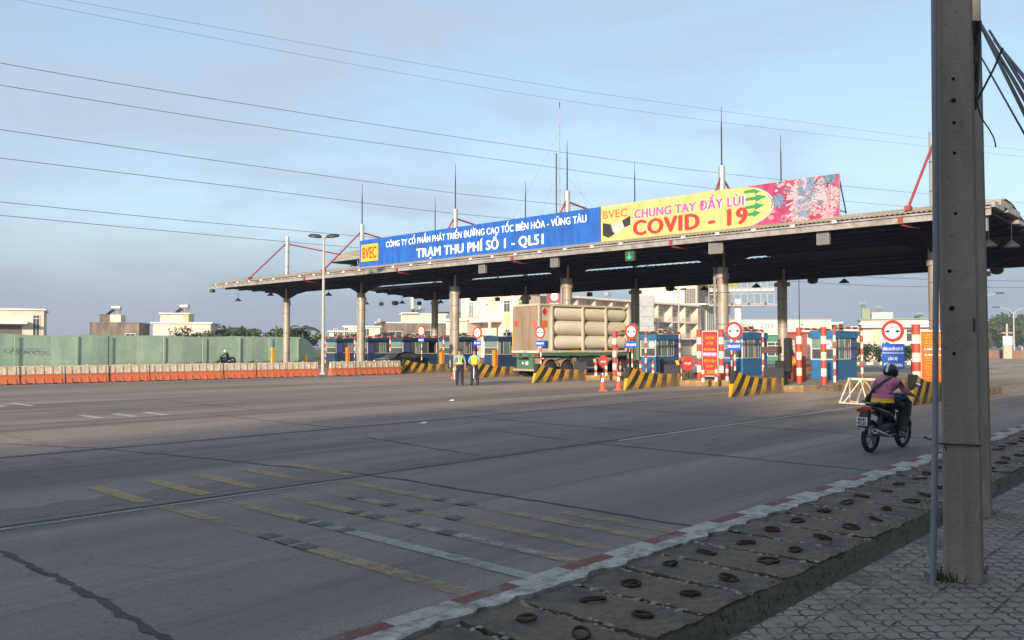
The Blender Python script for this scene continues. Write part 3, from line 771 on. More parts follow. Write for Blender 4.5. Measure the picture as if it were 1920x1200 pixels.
virus(14.75, 1.02, .88, VIR[1], VIR[1], .060); virus(14.62, 1.42, .48, VIR[0], VIR[0], .092); virus(14.85, .58, .42, VIR[0], VIR[0], .092)
virus(15.95, .98, .33, VIR[0], VIR[0], .060); virus(13.75, 1.68, .32, VIR[0], VIR[0], .060); virus(13.72, .86, .52, VIR[2], VIR[1], .060)
virus(15.0, .30, .46, VIR[2], VIR[1], .060); virus(15.85, 1.82, .24, VIR[3], VIR[1], .060); virus(13.75, .18, .34, VIR[2], VIR[1], .060)
virus(14.0, 1.36, .17, VIR[2], VIR[1], .060)
for k in range(16): virus(13.5 + vr.uniform(0, 2.6), vr.uniform(.12, 1.7), vr.uniform(.09, .19), VIR[vr.choice((0, 1, 2, 3))], VIR[vr.choice((1, 1, 0, 2))], .118 + k * .0012)
for (v, z, r) in ((16.2, .55, .1), (14.2, .32, .13), (16.05, 1.45, .08), (15.6, .25, .12), (14.3, 1.8, .1), (13.45, 1.2, .1), (15.5, 1.65, .09), (16.3, .3, .14)):
    x0 = bx(v); flat(ban, 'printed_cell', [[(x0 + r * math.cos(a), z + r * .8 * math.sin(a)) for a in [6.283 * i / 10 for i in range(10)]]], VIR[vr.choice((0, 1, 2))], .058)
# guyed aerial mast behind the sign
t = thing('aerial_mast', 'tall thin guyed aerial mast with a pink tip rising behind the blue sign', 'mast', W(50.6, 41.9, 7.3))
b = MB(); b.tube([(0, 0, 0), (0, 0, 9.9)], .055, DARKMETAL, 7); b.build('lower_pole', t)
b = MB(); b.tube([(.06, -.3, 4.6), (.06, -.3, 12.1)], .03, FASCIA, 6); b.tube([(.06, -.3, 12.1), (.06, -.3, 13.5)], .035, mat('pink_tip', (.55, .2, .32), .6), 6); b.tube([(.06, -.3, 13.5), (.06, -.3, 13.95)], .035, DARKMETAL, 6); b.build('upper_pole', t)
WIRE = mat('thin_wire', (.09, .10, .12), .6)
for (x, y, z) in ((-1.7, 5.3, 2.0), (2.3, 6, 1.6), (-1.2, -5.1, 2.3), (3.5, -4.9, 1.7)):
    b = MB(); b.tube([(.06, -.3, 11.6 if x < 0 else 8.7), (x, y, z)], .006, WIRE, 4); b.build('guy_wire', t)
# ================================================================ TOLL ISLANDS
def striped(name, f, dirtx=True):
    g = G(name)
    s = f(g)
    k = g.op('GREATER_THAN', g.op('FRACT', s), .5)
    k = g.op('ADD', k, g.ramp(g.noise(14, (1, 1, 1), 3), .3, .7, -.06, .06))
    c = g.mix(g.ramp(k, .45, .55), (.60, .36, .025), (.030, .029, .027))
    n = g.noise(2.2, (1, 1, 1), 8, .72)
    mud = g.ramp(g.op('ADD', n, g.op('ADD', g.ramp(g.z, .0, .75, .22, -.12), g.ramp(g.x, 1.0, 4.5, -.16, .12) if dirtx else 0.0)), .46, .66, 0, .88)
    c = g.mix(mud, c, (.20, .145, .095))
    chip = g.ramp(g.noise(9, (1, 1, 1), 5, .7), .66, .70, 0, .8)
    c = g.mix(chip, c, (.10, .085, .07))
    g.bump(g.op('ADD', g.noise(18), g.op('MULTIPLY', chip, -.6)), .4)
    return g.done(c, .75, .3)
NOSEM = striped('nose_stripes', lambda g: g.op('DIVIDE', g.op('ADD', .44, g.op('SUBTRACT', g.x, g.op('MULTIPLY', g.z, g.op('MAXIMUM', .12, g.op('SUBTRACT', 1.40, g.op('MULTIPLY', g.x, .36)))))), .92))
KISL = striped('island_kerb_stripes', lambda g: g.op('DIVIDE', g.op('ADD', g.x, g.y), .84), False)
ISLTOP = mat('dusty_island_concrete', (.25, .215, .17), .95, .2, 1.6, bump=.4, bscale=20, dirt=((.15, .12, .09), 2, .45))
# u of the nose, v of the side facing the near kerb, length, width
ISL = [(27.85, 8.55, 10.6, 1.9, 'nearest toll island beside the motorbike lane with the orange notice board'),
       (27.95, 14.85, 17.0, 2.3, 'toll island with the nearest light blue booth'),
       (29.6, 20.70, 18.0, 2.3, 'toll island with the tall red banner'),
       (32.0, 28.05, 18.0, 2.3, 'toll island with the blue booth right of the gas truck'),
       (34.4, 35.00, 18.0, 2.2, 'toll island left of the gas truck behind the two guards'),
       (36.7, 44.3, 18.0, 2.2, 'toll island at the right end of the orange barriers')]
for i, (u, v, Ln, w, lab) in enumerate(ISL):
    t = thing('toll_island', lab, 'traffic island', W(u, v), None, 'toll islands under the canopy')
    b = MB(); q = (-.4, -1.3, -1.85, -1.9, -.7, -.1)[i]; pts = [(.35, .03), (4.4, -.02), (6.3, q), (Ln - .8, q), (Ln - .2, q + .3), (Ln, w / 2), (Ln - .2, w - .25), (Ln - .8, w), (5.2, w), (.35, .22)]
    b.prism(pts, 0, .26, KISL, 'z'); b.build('kerb_face', t)
    b = MB(); b.prism([(a + (.05 if a < 1 else -.05), (q + .05 if q < w / 2 and a > 1 else q if a < 1 else q - .05)) for a, q in pts], .26, .275, ISLTOP, 'z'); b.build('island_top', t)
    lab2 = ['yellow and black striped nose block partly hidden behind the motorbike rider', 'yellow and black striped nose block, the nearest one fully in view', 'yellow and black striped nose block just right of the two orange cones',
            'yellow and black striped nose block in front of the gas truck wheels', 'yellow and black striped nose block right behind the two guards', 'yellow and black striped nose block touching the orange barriers'][i]
    tn = thing('nose_block', lab2, 'crash block', W(u - .01, v - .012), RZ, 'striped nose blocks at the toll islands')
    b = MB(); side = [(.0, .0), (.40, .96), (.52, .97), (.85, .86), (1.3, .76), (2.0, .66), (2.6, .62), (4.45, .58), (4.45, 0)]
    n = len(side); th = lambda x: .10 + .33 * x
    vs = [(x, 0, z) for x, z in side] + [(x, th(x), z) for x, z in side]
    fs = [tuple(range(n)), tuple(reversed(range(n, 2 * n)))] + [(k, (k + 1) % n, (k + 1) % n + n, k + n) for k in range(n)]
    b.add(vs, fs, NOSEM); b.build('block', tn)
    b = MB(); b.box(4.47, 4.55, .02, .9, .25, 1.0 if i in (1, 2, 3) else .6, DARKMETAL); b.build('end_plate', tn)
# islands of the opposite lanes, seen only above the barriers
for i, (u, v) in enumerate(((39.5, 48.6), (40, 54.6), (41, 60.4), (42, 66.3))):
    t = thing('toll_island', 'low toll island behind the orange barriers, %s beyond them' % ORD[i], 'traffic island', W(u, v), None, 'toll islands of the far lanes')
    b = MB(); b.prism([(0, 0), (17, 0), (17, 2.2), (0, 2.2)], 0, .26, KISL, 'z'); b.build('kerb_face', t)

# ---------------------------------------------------------------- booths
MULL = mat('booth_mullion', (.50, .50, .47), .5, .1, 4)
CURT = mat('booth_curtain', (.46, .45, .41), .8, .15, 8)
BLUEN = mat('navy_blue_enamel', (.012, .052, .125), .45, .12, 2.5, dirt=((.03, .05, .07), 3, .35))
INNER = mat('booth_inside', (.055, .06, .062), .8, .25, 3)
def booth(lab, u, v, ln=2.9, w=1.15, z=.27, rot=0.0, logo=True, paint=None, flip=False):
    BLUE_ = paint or BLUE; logo = logo and not paint
    t = thing('toll_booth', lab, 'booth', W(u, v, z), RZ + rot, 'blue toll booths')
    b = MB(); b.bevel_box(0, ln, 0, w, 0, .95, BLUE_, .02); b.build('base', t)
    b = MB(); b.bevel_box(-.05, ln + .05, -.05, w + .05, 1.98, 2.36, BLUE_, .03); b.build('roof', t)
    b = MB()
    for x, y in ((.03, .03), (ln - .03, .03), (.03, w - .03), (ln - .03, w - .03)): b.box(x - .035, x + .035, y - .035, y + .035, .95, 1.98, MULL)
    o_ = .76 if flip else 0.0
    for x in (.62 + o_, 1.35 + o_, 2.08 + o_): b.box(x - .025, x + .025, .0, .05, .95, 1.98, MULL)
    b.box(.065, ln - .07, .0, .05, .95, 1.0, MULL); b.box(.0, .05, .065, w - .07, .95, 1.0, MULL); b.box(.0, .045, .065, w - .07, 1.46, 1.50, MULL)
    b.build('frame', t)
    b = MB(); b.box(.012, .03, .07, w - .07, 1.50, 1.98, GLASSG); b.build('window', t)
    b = MB(); b.box(.012, .03, .07, w - .07, 1.0, 1.46, GLASS); b.box(.028, .034, .2, .28, 1.0, 1.4, CURT); b.build('window', t)
    for x0, x1, mm in ((.07 + o_, .59 + o_, GLASS), (.65 + o_, 1.32 + o_, GLASSG), (1.38 + o_, min(2.05 + o_, ln - .07), GLASS)):
        b = MB(); b.box(x0, x1, .012, .03, 1.0, 1.97, mm); b.build('window', t)
    b = MB(); b.box(.15, .3, .004, .011, 1.0, 1.9, CURT); b.box(1.5, 1.58, .004, .011, 1.0, 1.6, CURT); b.box(1.8, 1.87, .004, .011, 1.0, 1.75, CURT); b.build('curtain', t)
    p0, p1 = (.04, .78) if flip else (2.1, ln - .04)
    b = MB(); b.box(p0, p1, -.02, .01, .95, 1.94, BLUED)
    for k in range(6): b.box(p0 + .1, p1 - .1, -.024, -.02, 1.08 + k * .14, 1.11 + k * .14, mat('panel_print', (.16, .17, .36), .5))
    b.build('notice_panel', t)
    b = MB(); b.box(.05, ln - .05, w - .03, w, .95, 1.98, INNER); b.box(ln - .03, ln, .05, w - .05, .95, 1.98, INNER); b.box(.06, ln - .06, .06, w - .05, .95, .97, INNER); b.build('rear_wall', t)
    if logo:
        b = MB(); M0 = b.M; c = (w * .27, 1.70)
        b.prism([(c[0] + .20 * math.cos(a), c[1] + .20 * math.sin(a)) for a in [6.283 * k / 20 for k in range(20)]], -.014, .008, WHITE, 'x')
        b.prism([(c[0] + .13 * math.cos(a), c[1] + .13 * math.sin(a)) for a in [6.283 * k / 3 + .5 for k in range(3)]], -.018, -.014, mat('logo_sky_blue', (.2, .4, .6), .5), 'x'); b.build('logo', t)
    b = MB(); b.box(ln * .4, ln * .4 + .7, .25, .6, 2.36, 2.72, mat('aircon_white', (.42, .41, .38), .6, .12, 4)); b.build('aircon_case', t)
    b = MB(); b.box(ln * .4 - .012, ln * .4, .29, .56, 2.42, 2.66, DARKMETAL); b.box(ln * .4 + .1, ln * .4 + .5, .24, .25, 2.42, 2.66, DARKMETAL); b.build('aircon_grille', t)
    return t
booth('light blue toll booth, the nearest one, with a round logo on its window', 39.68, 15.64)
booth('blue toll booth behind the round width sign right of the red banner', 41.2, 21.17)
booth('blue toll booth just right of the gas truck cylinders', 44.26, 28.61)
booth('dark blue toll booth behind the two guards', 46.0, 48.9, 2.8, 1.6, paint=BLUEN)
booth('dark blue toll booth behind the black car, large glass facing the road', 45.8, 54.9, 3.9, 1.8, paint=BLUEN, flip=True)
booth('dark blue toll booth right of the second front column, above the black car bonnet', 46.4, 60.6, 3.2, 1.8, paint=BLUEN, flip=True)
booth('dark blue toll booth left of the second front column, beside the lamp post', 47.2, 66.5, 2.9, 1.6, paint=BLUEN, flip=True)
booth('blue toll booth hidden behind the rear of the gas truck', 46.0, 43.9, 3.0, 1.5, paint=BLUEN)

# ---------------------------------------------------------------- red and white posts
def banded(b, x, y, z0, z1, r, n=12, step=.36, start=0, cap=None):
    z = z0; k = start
    while z < z1 - .01:
        e = min(z + step, z1); b.cyl(x, y, z, e, r, REDW if k % 2 else WHITEW, n); z = e; k += 1
def post(u, v, h=2.45, r=.12, lab='', z=.27, step=.34, name='striped_post'):
    t = thing(name, lab, 'post', W(u, v, z), None, 'red and white striped posts on the islands')
    b = MB(); n = int(round(h / step)); banded(b, 0, 0, 0, n * step, r, 14, step, 0 if n % 2 == 0 else 1); b.build('pole', t, True)
    b = MB(); b.cyl(0, 0, n * step, n * step + .03, r + .01, REDW, 14); b.build('cap', t, True)
post(36.58, 26.25, 2.45, .12, 'thick red and white post in front of the gas truck, right of the stop disc')
post(35.9, 20.74, 2.45, .12, 'thick red and white post on the left side of the red banner')
post(36.0, 19.60, 2.45, .12, 'thick red and white post right of the red banner, before the steel column')
post(34.7, 15.2, 2.4, .115, 'thick red and white post left of the person at the nearest booth')
post(34.5, 14.05, 2.45, .115, 'thick red and white post standing before the nearest light blue booth')
post(33.0, 9.95, 2.55, .15, 'thick red and white post left of the orange notice board')
def guard_frame(u0, u1, v, lab, h=2.45, r=.06, z=.27, dv=0.0):
    t = thing('guard_frame', lab, 'guard frame', W(u0, v, z), None, 'striped pipe frames around the booths')
    for x, y in ((0, 0), (u1 - u0, dv)):
        b = MB(); banded(b, x, y, 0, h - .1, r, 10, .30, int(x > .1)); b.build('upright', t, True)
    b = MB(); Lx = u1 - u0; k = max(2, int(Lx / .3)); P = lambda q: (Lx * q, dv * q, h)
    b.tube([(0, 0, h - .12), (.03, dv * .01, h - .03), (Lx * .04, dv * .04, h)], r, REDW, 10)
    for i in range(k): b.tube([P(.04 + .92 * i / k), P(.04 + .92 * (i + 1) / k)], r, REDW if i % 3 else WHITEW, 10)
    b.tube([(Lx * .96, dv * .96, h), (Lx - .03, dv * .99, h - .03), (Lx, dv, h - .12)], r, REDW, 10)
    b.build('top_rail', t, True)
guard_frame(36.8, 40.1, 14.5, 'thin red and white pipe frame along the nearest light blue booth')
guard_frame(38.9, 43.0, 17.0, 'thin red and white pipe frame behind the nearest booth, on its far side')
guard_frame(38.3, 41.8, 20.3, 'thin red and white pipe frame along the booth behind the width sign')
guard_frame(41.6, 45.4, 27.6, 'thin red and white pipe frame along the booth right of the gas truck')
guard_frame(37.8, 38.9, 27.0, 'short thin red and white pipe frame beside the gas truck front')
guard_frame(43.0, 50.2, 36.8, 'red and white pipe frame left of the truck rear doors, behind the guards', h=2.7, r=.09)
guard_frame(44.5, 50.4, 48.4, 'red and white pipe frame over the dark blue booth behind the guards')
guard_frame(44.0, 51.0, 54.4, 'red and white pipe frame over the booth behind the black car')
guard_frame(44.6, 51.0, 60.1, 'red and white pipe frame over the booth right of the second front column')
guard_frame(45.6, 51.0, 66.0, 'red and white pipe frame over the booth left of the second front column')
def bollard(u, v, lab, z=.27, h=.72):
    t = thing('bollard', lab, 'bollard', W(u, v, z), None, 'short striped bollards on the toll islands')
    b = MB(); banded(b, 0, 0, 0, h, .075, 12, .18, 0); b.build('pole', t, True)
    b = MB(); b.lathe([(.085, h), (.085, h + .03), (.03, h + .05)], REDW, 12); b.build('cap', t, True)
for u, v, lab in ((36.0, 27.07, 'short bollard left of the stop disc in front of the gas truck'), (36.5, 26.75, 'short bollard just right of the stop disc in front of the gas truck'), (37.2, 26.35, 'short bollard right behind the thick post by the gas truck'),
                  (40.6, 27.3, 'short bollard at the left front of the blue booth by the truck'), (41.9, 27.3, 'short bollard in the middle of the blue booth front by the truck'),
                  (34.2, 20.76, 'short bollard left of the barrier stop disc before the grey car'), (33.3, 19.05, 'short bollard at the foot of the red banner, left'), (34.4, 19.0, 'short bollard at the foot of the red banner, right'), (35.7, 19.15, 'short bollard right of the red banner under the steel column')):
    bollard(u, v, lab)

# ---------------------------------------------------------------- width limit signs
ARTB = mat('sign_black', (.015, .015, .017), .5)
SGNB = mat('plate_blue', (.02, .10, .48), .45, .06, 2)
RING = mat('sign_red_ring', (.50, .035, .03), .5, .07, 3)
def disc(t, r, z, txt, x=0.0):
    b = MB(); b.prism([(r * math.cos(a), z + r * math.sin(a)) for a in [6.2832 * k / 36 for k in range(36)]], x - .012, x + .012, RING, 'x'); d = b.build('sign_face', t)
    b = MB(); b.prism([(r * .70 * math.cos(a), z + r * .70 * math.sin(a)) for a in [6.2832 * k / 36 for k in range(36)]], x - .018, x - .0125, SWHITE, 'x'); b.build('field', d)
    b = MB()
    for s in (1, -1): b.prism([(s * y * r, z + q * r) for y, q in ((.66, .04), (.48, .06), (.46, .15), (.20, -.03), (.46, -.20), (.48, -.10), (.66, -.10))], x - .024, x - .019, ARTB, 'x')
    b.build('arrows', d)
    letters(d, txt, r * .52, r * .22, ARTB, (x - .021, .02, z + r * .34), bold=.02)
    return d
def width_sign(u, v, lab, zt, r, txt, plate, z=.9, pw=.60, rot=0.0, tall=False):
    t = thing('width_limit_sign', lab, 'road sign', W(u, v, z), RZ + rot, 'round width limit signs on the nose blocks')
    b = MB(); banded(b, .05, 0, 0, zt - z + .1, .038, 10, .22, 0); b.build('pole', t, True)
    disc(t, r, zt - z, txt)
    pz = zt - z - r - (.46 if tall else .24)
    hh = .40 if tall else .15
    b = MB(); b.box(-.012, .012, -pw / 2, pw / 2, pz - hh, pz + hh, SGNB); p = b.build('plate', t)
    if tall:
        b = MB(); b.box(-.016, -.013, -pw / 2 + .01, pw / 2 - .01, pz + .10, pz + .115, SWHITE); b.build('rule', p)
        letters(p, 'DỪNG LẠI KIỂM SOÁT VÉ', pw * .88, .17, SWHITE, (-.017, 0, pz + .25), bold=.03)
        letters(p, 'LÀN XE', pw * .42, .13, SWHITE, (-.017, 0, pz - .06), bold=.03)
        letters(p, 'TỪ 2 - 3 BÁNH', pw * .82, .14, SWHITE, (-.017, 0, pz - .26), bold=.03)
    else:
        letters(p, plate, pw * .86, .17, SWHITE, (-.017, 0, pz), bold=.03)
width_sign(28.75, 15.12, 'round red ringed width sign on the nearest full nose block, blue plate below', 2.46, .345, '3.5m', 'DỪNG LẠI SOÁT VÉ')
width_sign(30.5, 20.98, 'round red ringed width sign between the gas truck and the blue booth', 2.52, .335, '3.5m', 'DỪNG LẠI SOÁT VÉ')
width_sign(32.9, 28.35, 'round red ringed width sign before the rear corner of the gas truck', 2.6, .335, '3.5m', 'DỪNG LẠI SOÁT VÉ')
width_sign(35.2, 35.3, 'round red ringed width sign above the right guard', 2.68, .37, '3.0m', 'DỪNG LẠI SOÁT VÉ')
width_sign(38.6, 44.3, 'round red ringed width sign above the black car', 2.95, .40, '3.0m', 'DỪNG LẠI SOÁT VÉ')
width_sign(27.75, 9.06, 'largest round width sign with a tall two part blue plate above the motorbike rider', 2.36, .345, '1.8m', '', .5, .69, tall=True)

# ---------------------------------------------------------------- hanging notices
NRED = mat('banner_red', (.62, .035, .03), .6, .08, 2); NYEL = mat('banner_yellow_print', (.75, .38, .03), .55, .05); NPINK = mat('banner_pink_strip', (.62, .12, .32), .55, .05)
NORA = mat('notice_orange', (.62, .13, .015), .6, .08, 2); BORD = mat('banner_white_edge', (.62, .56, .54), .6, .06)
t = thing('notice_banner', 'tall narrow red banner with yellow lines and one pink strip between two striped posts', 'banner', W(35.85, 20.2, .45), RZ)
hw, H = .43, 2.2
# hung between its posts, square to the lane
t.location = W(35.92, 20.16, .42)
b = MB(); b.box(-.01, .01, -hw, hw, 0, H, BORD); b.build('cloth_edge', t)
b = MB(); b.box(-.02, -.0105, -hw + .03, hw - .03, .04, H - .04, NRED); bn = b.build('cloth', t)
b = MB(); b.box(-.026, -.0205, -hw + .03, hw - .03, .96, 1.16, NPINK); b.build('pink_strip', bn)
for s, z, w, m in (('VÌ AN TOÀN', 1.88, .50, NYEL), ('GIAO THÔNG', 1.62, .36, NYEL), ('ĐEO KHẨU TRANG', 1.33, .62, NYEL), ('KHI QUA TRẠM', 1.06, .66, SWHITE), ('PHÒNG CHỐNG', .78, .64, NYEL), ('DỊCH BỆNH', .50, .36, NYEL), ('COVID', .22, .40, NYEL)):
    letters(bn, s, w, .17, m, (-.03, 0, z), bold=.03)
t = thing('notice_banner', 'orange notice board with many yellow text lines beside the concrete pole', 'banner', W(33.1, 9.3, .47), RZ)
hw, H = .52, 2.0
b = MB(); b.box(-.01, .012, -hw, hw, 0, H, BORD); b.build('cloth_edge', t)
b = MB(); b.box(-.02, -.0105, -hw + .025, hw - .025, .02, H - .05, NORA); bn = b.build('cloth', t)
lines = ['MỨC PHÍ CHO XE', 'MÔ TÔ HAI BÁNH', 'VÀ XE GẮN MÁY', 'ĐI QUA TRẠM', 'PHẠT TIỀN', '1.000.000 đ', 'ĐẾN', '2.000.000 đ', 'XE KHÔNG DỪNG', 'TRƯỚC VẠCH DỪNG', 'CHỞ HÀNG CỒNG KỀNH', 'ĐI SAI LÀN ĐƯỜNG', 'KHÔNG ĐỘI MŨ', 'BẢO HIỂM KHI', 'THAM GIA', 'GIAO THÔNG', 'TRÊN QUỐC LỘ']
for k, s in enumerate(lines):
    z = H - .17 - k * .106
    letters(bn, s, .25 if len(s) < 5 else .66 + .02 * (len(s) % 6), .075, SWHITE if k in (5, 7) else NYEL, (-.024, .0, z), bold=.035)
for y in (-hw + .12, hw - .12):
    b = MB(); b.tube([(.03, y, -.2), (.03, y, H)], .025, DARKMETAL, 6); b.build('leg', t)

# ---------------------------------------------------------------- boom gates
def gate(u, v, lab, m, h=1.05, boom=None, z=.27, w=.26):
    t = thing('barrier_gate', lab, 'barrier gate', W(u, v, z), None, 'boom gate cabinets')
    b = MB(); b.bevel_box(-.16, .16, -w / 2, w / 2, .04, h, m, .03); b.build('cabinet', t)
    b = MB(); b.box(-.19, .19, -w / 2 - .03, w / 2 + .03, 0, .04, DARKMETAL); b.build('foot', t)
    b = MB(); b.box(-.163, -.16, -w / 2 + .06, w / 2 - .06, h * .45, h * .8, mat('gate_panel', (.35, .2, .05), .5)); b.build('door', t)
    if boom:
        b = MB(); n = 10; Lb = boom
        for k in range(n): b.box(-.24, -.18, -w / 2 - Lb * (k + 1) / n, -w / 2 - Lb * k / n, h - .22, h - .10, YELLOW if k % 2 else ARTB)
        b.build('boom', t)
    return t
gate(45.0, 74.2, 'tall yellow gate cabinet before the green fence, left of the leftmost column', YELLOW, 1.75, z=0)
gate(45.5, 69.2, 'low yellow gate cabinet before the green fence, left of the lamp post', YELLOW, 1.1, z=.0)
gate(43.8, 60.0, 'orange gate cabinet before the booth left of the second front column', ORANGEE, 1.5)
gate(41.2, 45.0, 'orange gate cabinet left of the guards', ORANGEE, 1.35)
gate(38.8, 37.3, 'orange gate cabinet beside the truck rear doors', ORANGEE, 1.35)
gate(36.3, 8.75, 'tall orange gate cabinet at the far end of the nearest island', ORANGEE, 1.55, w=.24)
gate(33.9, 10.2, 'brown orange gate cabinet behind the motorbike rider', mat('brown_orange', (.36, .12, .02), .6), 1.05, w=.36)
def stop_boom(u, v, lab, L=1.5, z=.27):
    t = thing('stop_gate', lab, 'stop gate', W(u, v, z), None, 'boom gates with red stop discs')
    b = MB(); b.bevel_box(-.08, .08, 1.25, 1.42, 0, .98, BLACK, .02); b.build('cabinet', t)
    b = MB()
    for k in range(8): b.prism([(1.3 - L * k / 8 - .02, .68), (1.3 - L * (k + 1) / 8 - .02, .68), (1.3 - L * (k + 1) / 8 + .06, .90), (1.3 - L * k / 8 + .06, .90)], -.24, -.20, YELLOW if k % 2 and k > 3 else ARTB, 'x')
    b.build('boom', t)
    b = MB(); c = (1.3 - L - .12, .76); b.prism([(c[0] + .33 * math.cos(a), c[1] + .36 * math.sin(a)) for a in [6.2832 * k / 28 for k in range(28)]], -.28, -.255, RING, 'x'); d = b.build('stop_disc', t)
    letters(d, 'STOP', .36, .10, SWHITE, (-.284, c[0], c[1]), bold=.03)
    b = MB(); b.cyl(-.2, c[0], 0, .45, .03, DARKMETAL, 8); b.build('prop', t)
stop_boom(37.0, 27.42, 'black and yellow boom with a red stop disc before the gas truck wheels')
stop_boom(36.0, 21.58, 'black and yellow boom with a red stop disc left of the red banner', z=.27)
# dark cabinet with a brown box and a hooded lamp at the dark column and at the far end of the island
t = thing('ticket_machine', 'dark green ticket cabinet with a cream hood beside the concrete pole', 'ticket machine', W(35.2, 8.85, .27))
b = MB(); b.bevel_box(-.2, .2, -.18, .18, 0, 1.5, mat('dark_green_grey', (.05, .06, .05), .6), .02); b.build('cabinet', t)
b = MB(); b.box(-.25, .1, -.12, .12, 1.5, 1.74, CREAM, .04); b.build('hood', t)
b = MB(); b.box(-.21, -.2, -.12, .12, 1.0, 1.35, GLASS); b.build('screen', t)
t = thing('ticket_machine', 'tall black cabinet stack at the foot of the dark rear column', 'ticket machine', W(33.2, 15.3, .27))
b = MB(); b.bevel_box(-.2, .2, -.2, .2, 0, 1.0, BLACK, .02); b.build('cabinet', t)
b = MB(); b.box(-.3, .15, .05, .75, 1.32, 1.58, mat('brown_box', (.085, .05, .045), .6)); b.tube([(0, .1, 1.0), (0, .1, 1.9)], .06, BLACK, 8); b.build('light_bar', t)
b = MB(); b.bevel_box(-.15, .15, -.42, -.15, .5, 1.95, BLACK, .05); b.build('speaker_box', t)
t = thing('ticket_machine', 'small orange red cabinet with a striped panel behind the striped post', 'ticket machine', W(37.2, 16.4, .27))
b = MB(); b.bevel_box(-.2, .2, -.35, .2, 0, 1.15, mat('rust_red_paint', (.38, .06, .03), .6), .02); b.build('cabinet', t)
b = MB()
for k in range(5): b.prism([(-.1 + .12 * k, .7), (-.04 + .12 * k, .7), (.08 + .12 * k, 1.05), (.02 + .12 * k, 1.05)], -.23, -.201, YELLOW, 'x')
b.build('striped_panel', t)

# ---------------------------------------------------------------- orange and cream plastic barriers
def barrier_unit(ln):
    t = thing('road_barrier', '', 'road barrier')
    def ribbed(prof, m, name, z_r0, z_r1, y_out):
        b = MB(); b.prism([(y, z) for y, z in prof], .0, ln - .02, m, 'x')
        n = int(ln / .40)
        for k in range(n):
            x = (k + .5) * ln / n
            q0, q1 = y_out
            b.add([(x - .05, q0, z_r0), (x + .05, q0, z_r0), (x + .03, q1, z_r1), (x - .03, q1, z_r1), (x - .05, q0 + .10, z_r0), (x + .05, q0 + .10, z_r0), (x + .03, q1 + .06, z_r1), (x - .03, q1 + .06, z_r1)],
                  [(0, 1, 2, 3), (0, 4, 5, 1), (1, 5, 6, 2), (3, 2, 6, 7), (0, 3, 7, 4)], m)
        return b.build(name, t)
    ribbed([(-.26, .03), (-.25, .08), (-.14, .36), (-.14, .48), (.14, .48), (.14, .36), (.25, .08), (.26, .03)], ORANGE, 'base', .03, .30, (-.31, -.185))
    b = MB()
    for x in (ln * .25, ln * .75): b.box(x - .15, x + .15, -.262, .262, 0, .06, BLACK)
    b.build('forklift_slot', t)
    ribbed([(-.115, .485), (-.085, .88), (-.06, .90), (.06, .90), (.085, .88), (.115, .485)], CREAM, 'top', .50, .86, (-.145, -.11))
    b = MB(); b.cyl(ln / 2, 0, .9, .94, .06, CREAM, 10); b.cyl(ln * .15, 0, .9, .92, .04, CREAM, 8); b.build('filler_cap', t)
    return t
def vline(u): return 45.55 - (u - 12.8) * .096 if u < 30 else 43.9
bp = {}
u = 7.6; n = 0
segs = []
while u < 29.4: segs.append((u, 2.0)); u += 2.02
u = 30.75
while u < 36.2: segs.append((u, 1.85)); u += 1.87
for i, (u, ln) in enumerate(segs):
    lab = 'orange and cream plastic road barrier, %s from the left end of the row' % ORD[i]
    if i == len(segs) - 1: lab = 'orange and cream plastic road barrier touching the striped nose block'
    if ln not in bp: o = bp[ln] = barrier_unit(ln); o.location = W(u, vline(u))
    else: o = dup(bp[ln], W(u, vline(u)))
    o['label'] = lab; o['group'] = 'orange and cream barriers along the road'
    o.rotation_euler = (0, 0, RZ - (.096 if u < 30 else .0) + R(rnd.uniform(-1.1, 1.1)))
    o.location = o.location + Vector((rnd.uniform(-.03, .03), rnd.uniform(-.05, .05), 0))
for i in range(3):
    o = dup(bp[2.0], W(62 + i * 2.1, 28 - i * .2)); o['label'] = 'distant orange and cream barrier across the open lane, %s of three' % ORD[i]; o['group'] = 'distant barriers behind the booths'
    o.rotation_euler = (0, 0, RZ - R(60))

# ---------------------------------------------------------------- cones
CONE = mat('cone_orange', (.78, .10, .035), .55, .1, 5)
def cone(u, v, lab, h=.75):
    t = thing('traffic_cone', lab, 'traffic cone', W(u, v, 0), rnd.uniform(0, 6), 'orange traffic cones')
    s = h / .75
    b = MB(); b.box(-.17 * s, .17 * s, -.17 * s, .17 * s, 0, .035, CONE); b.build('foot', t)
    b = MB(); b.lathe([(.13 * s, .035), (.11 * s, .12), (.03 * s, .70 * s), (.022 * s, h)], CONE, 18); b.build('cone_body', t, True)
    b = MB(); b.lathe([(.074 * s, .38 * s), (.0765 * s, .385 * s), (.056 * s, .53 * s), (.053 * s, .535 * s)], SWHITE, 18); b.lathe([(.036 * s, .66 * s), (.0375 * s, .665 * s), (.029 * s, .735 * s), (.02 * s, .755 * s)], SWHITE, 18); b.build('reflective_band', t, True)
cone(28.3, 20.93, 'orange traffic cone with two white bands, left of the pair on the road')
cone(29.45, 20.93, 'orange traffic cone, right of the pair beside the striped nose block')
cone(33.7, 35.7, 'dull orange traffic cone just left of the two guards', .95)
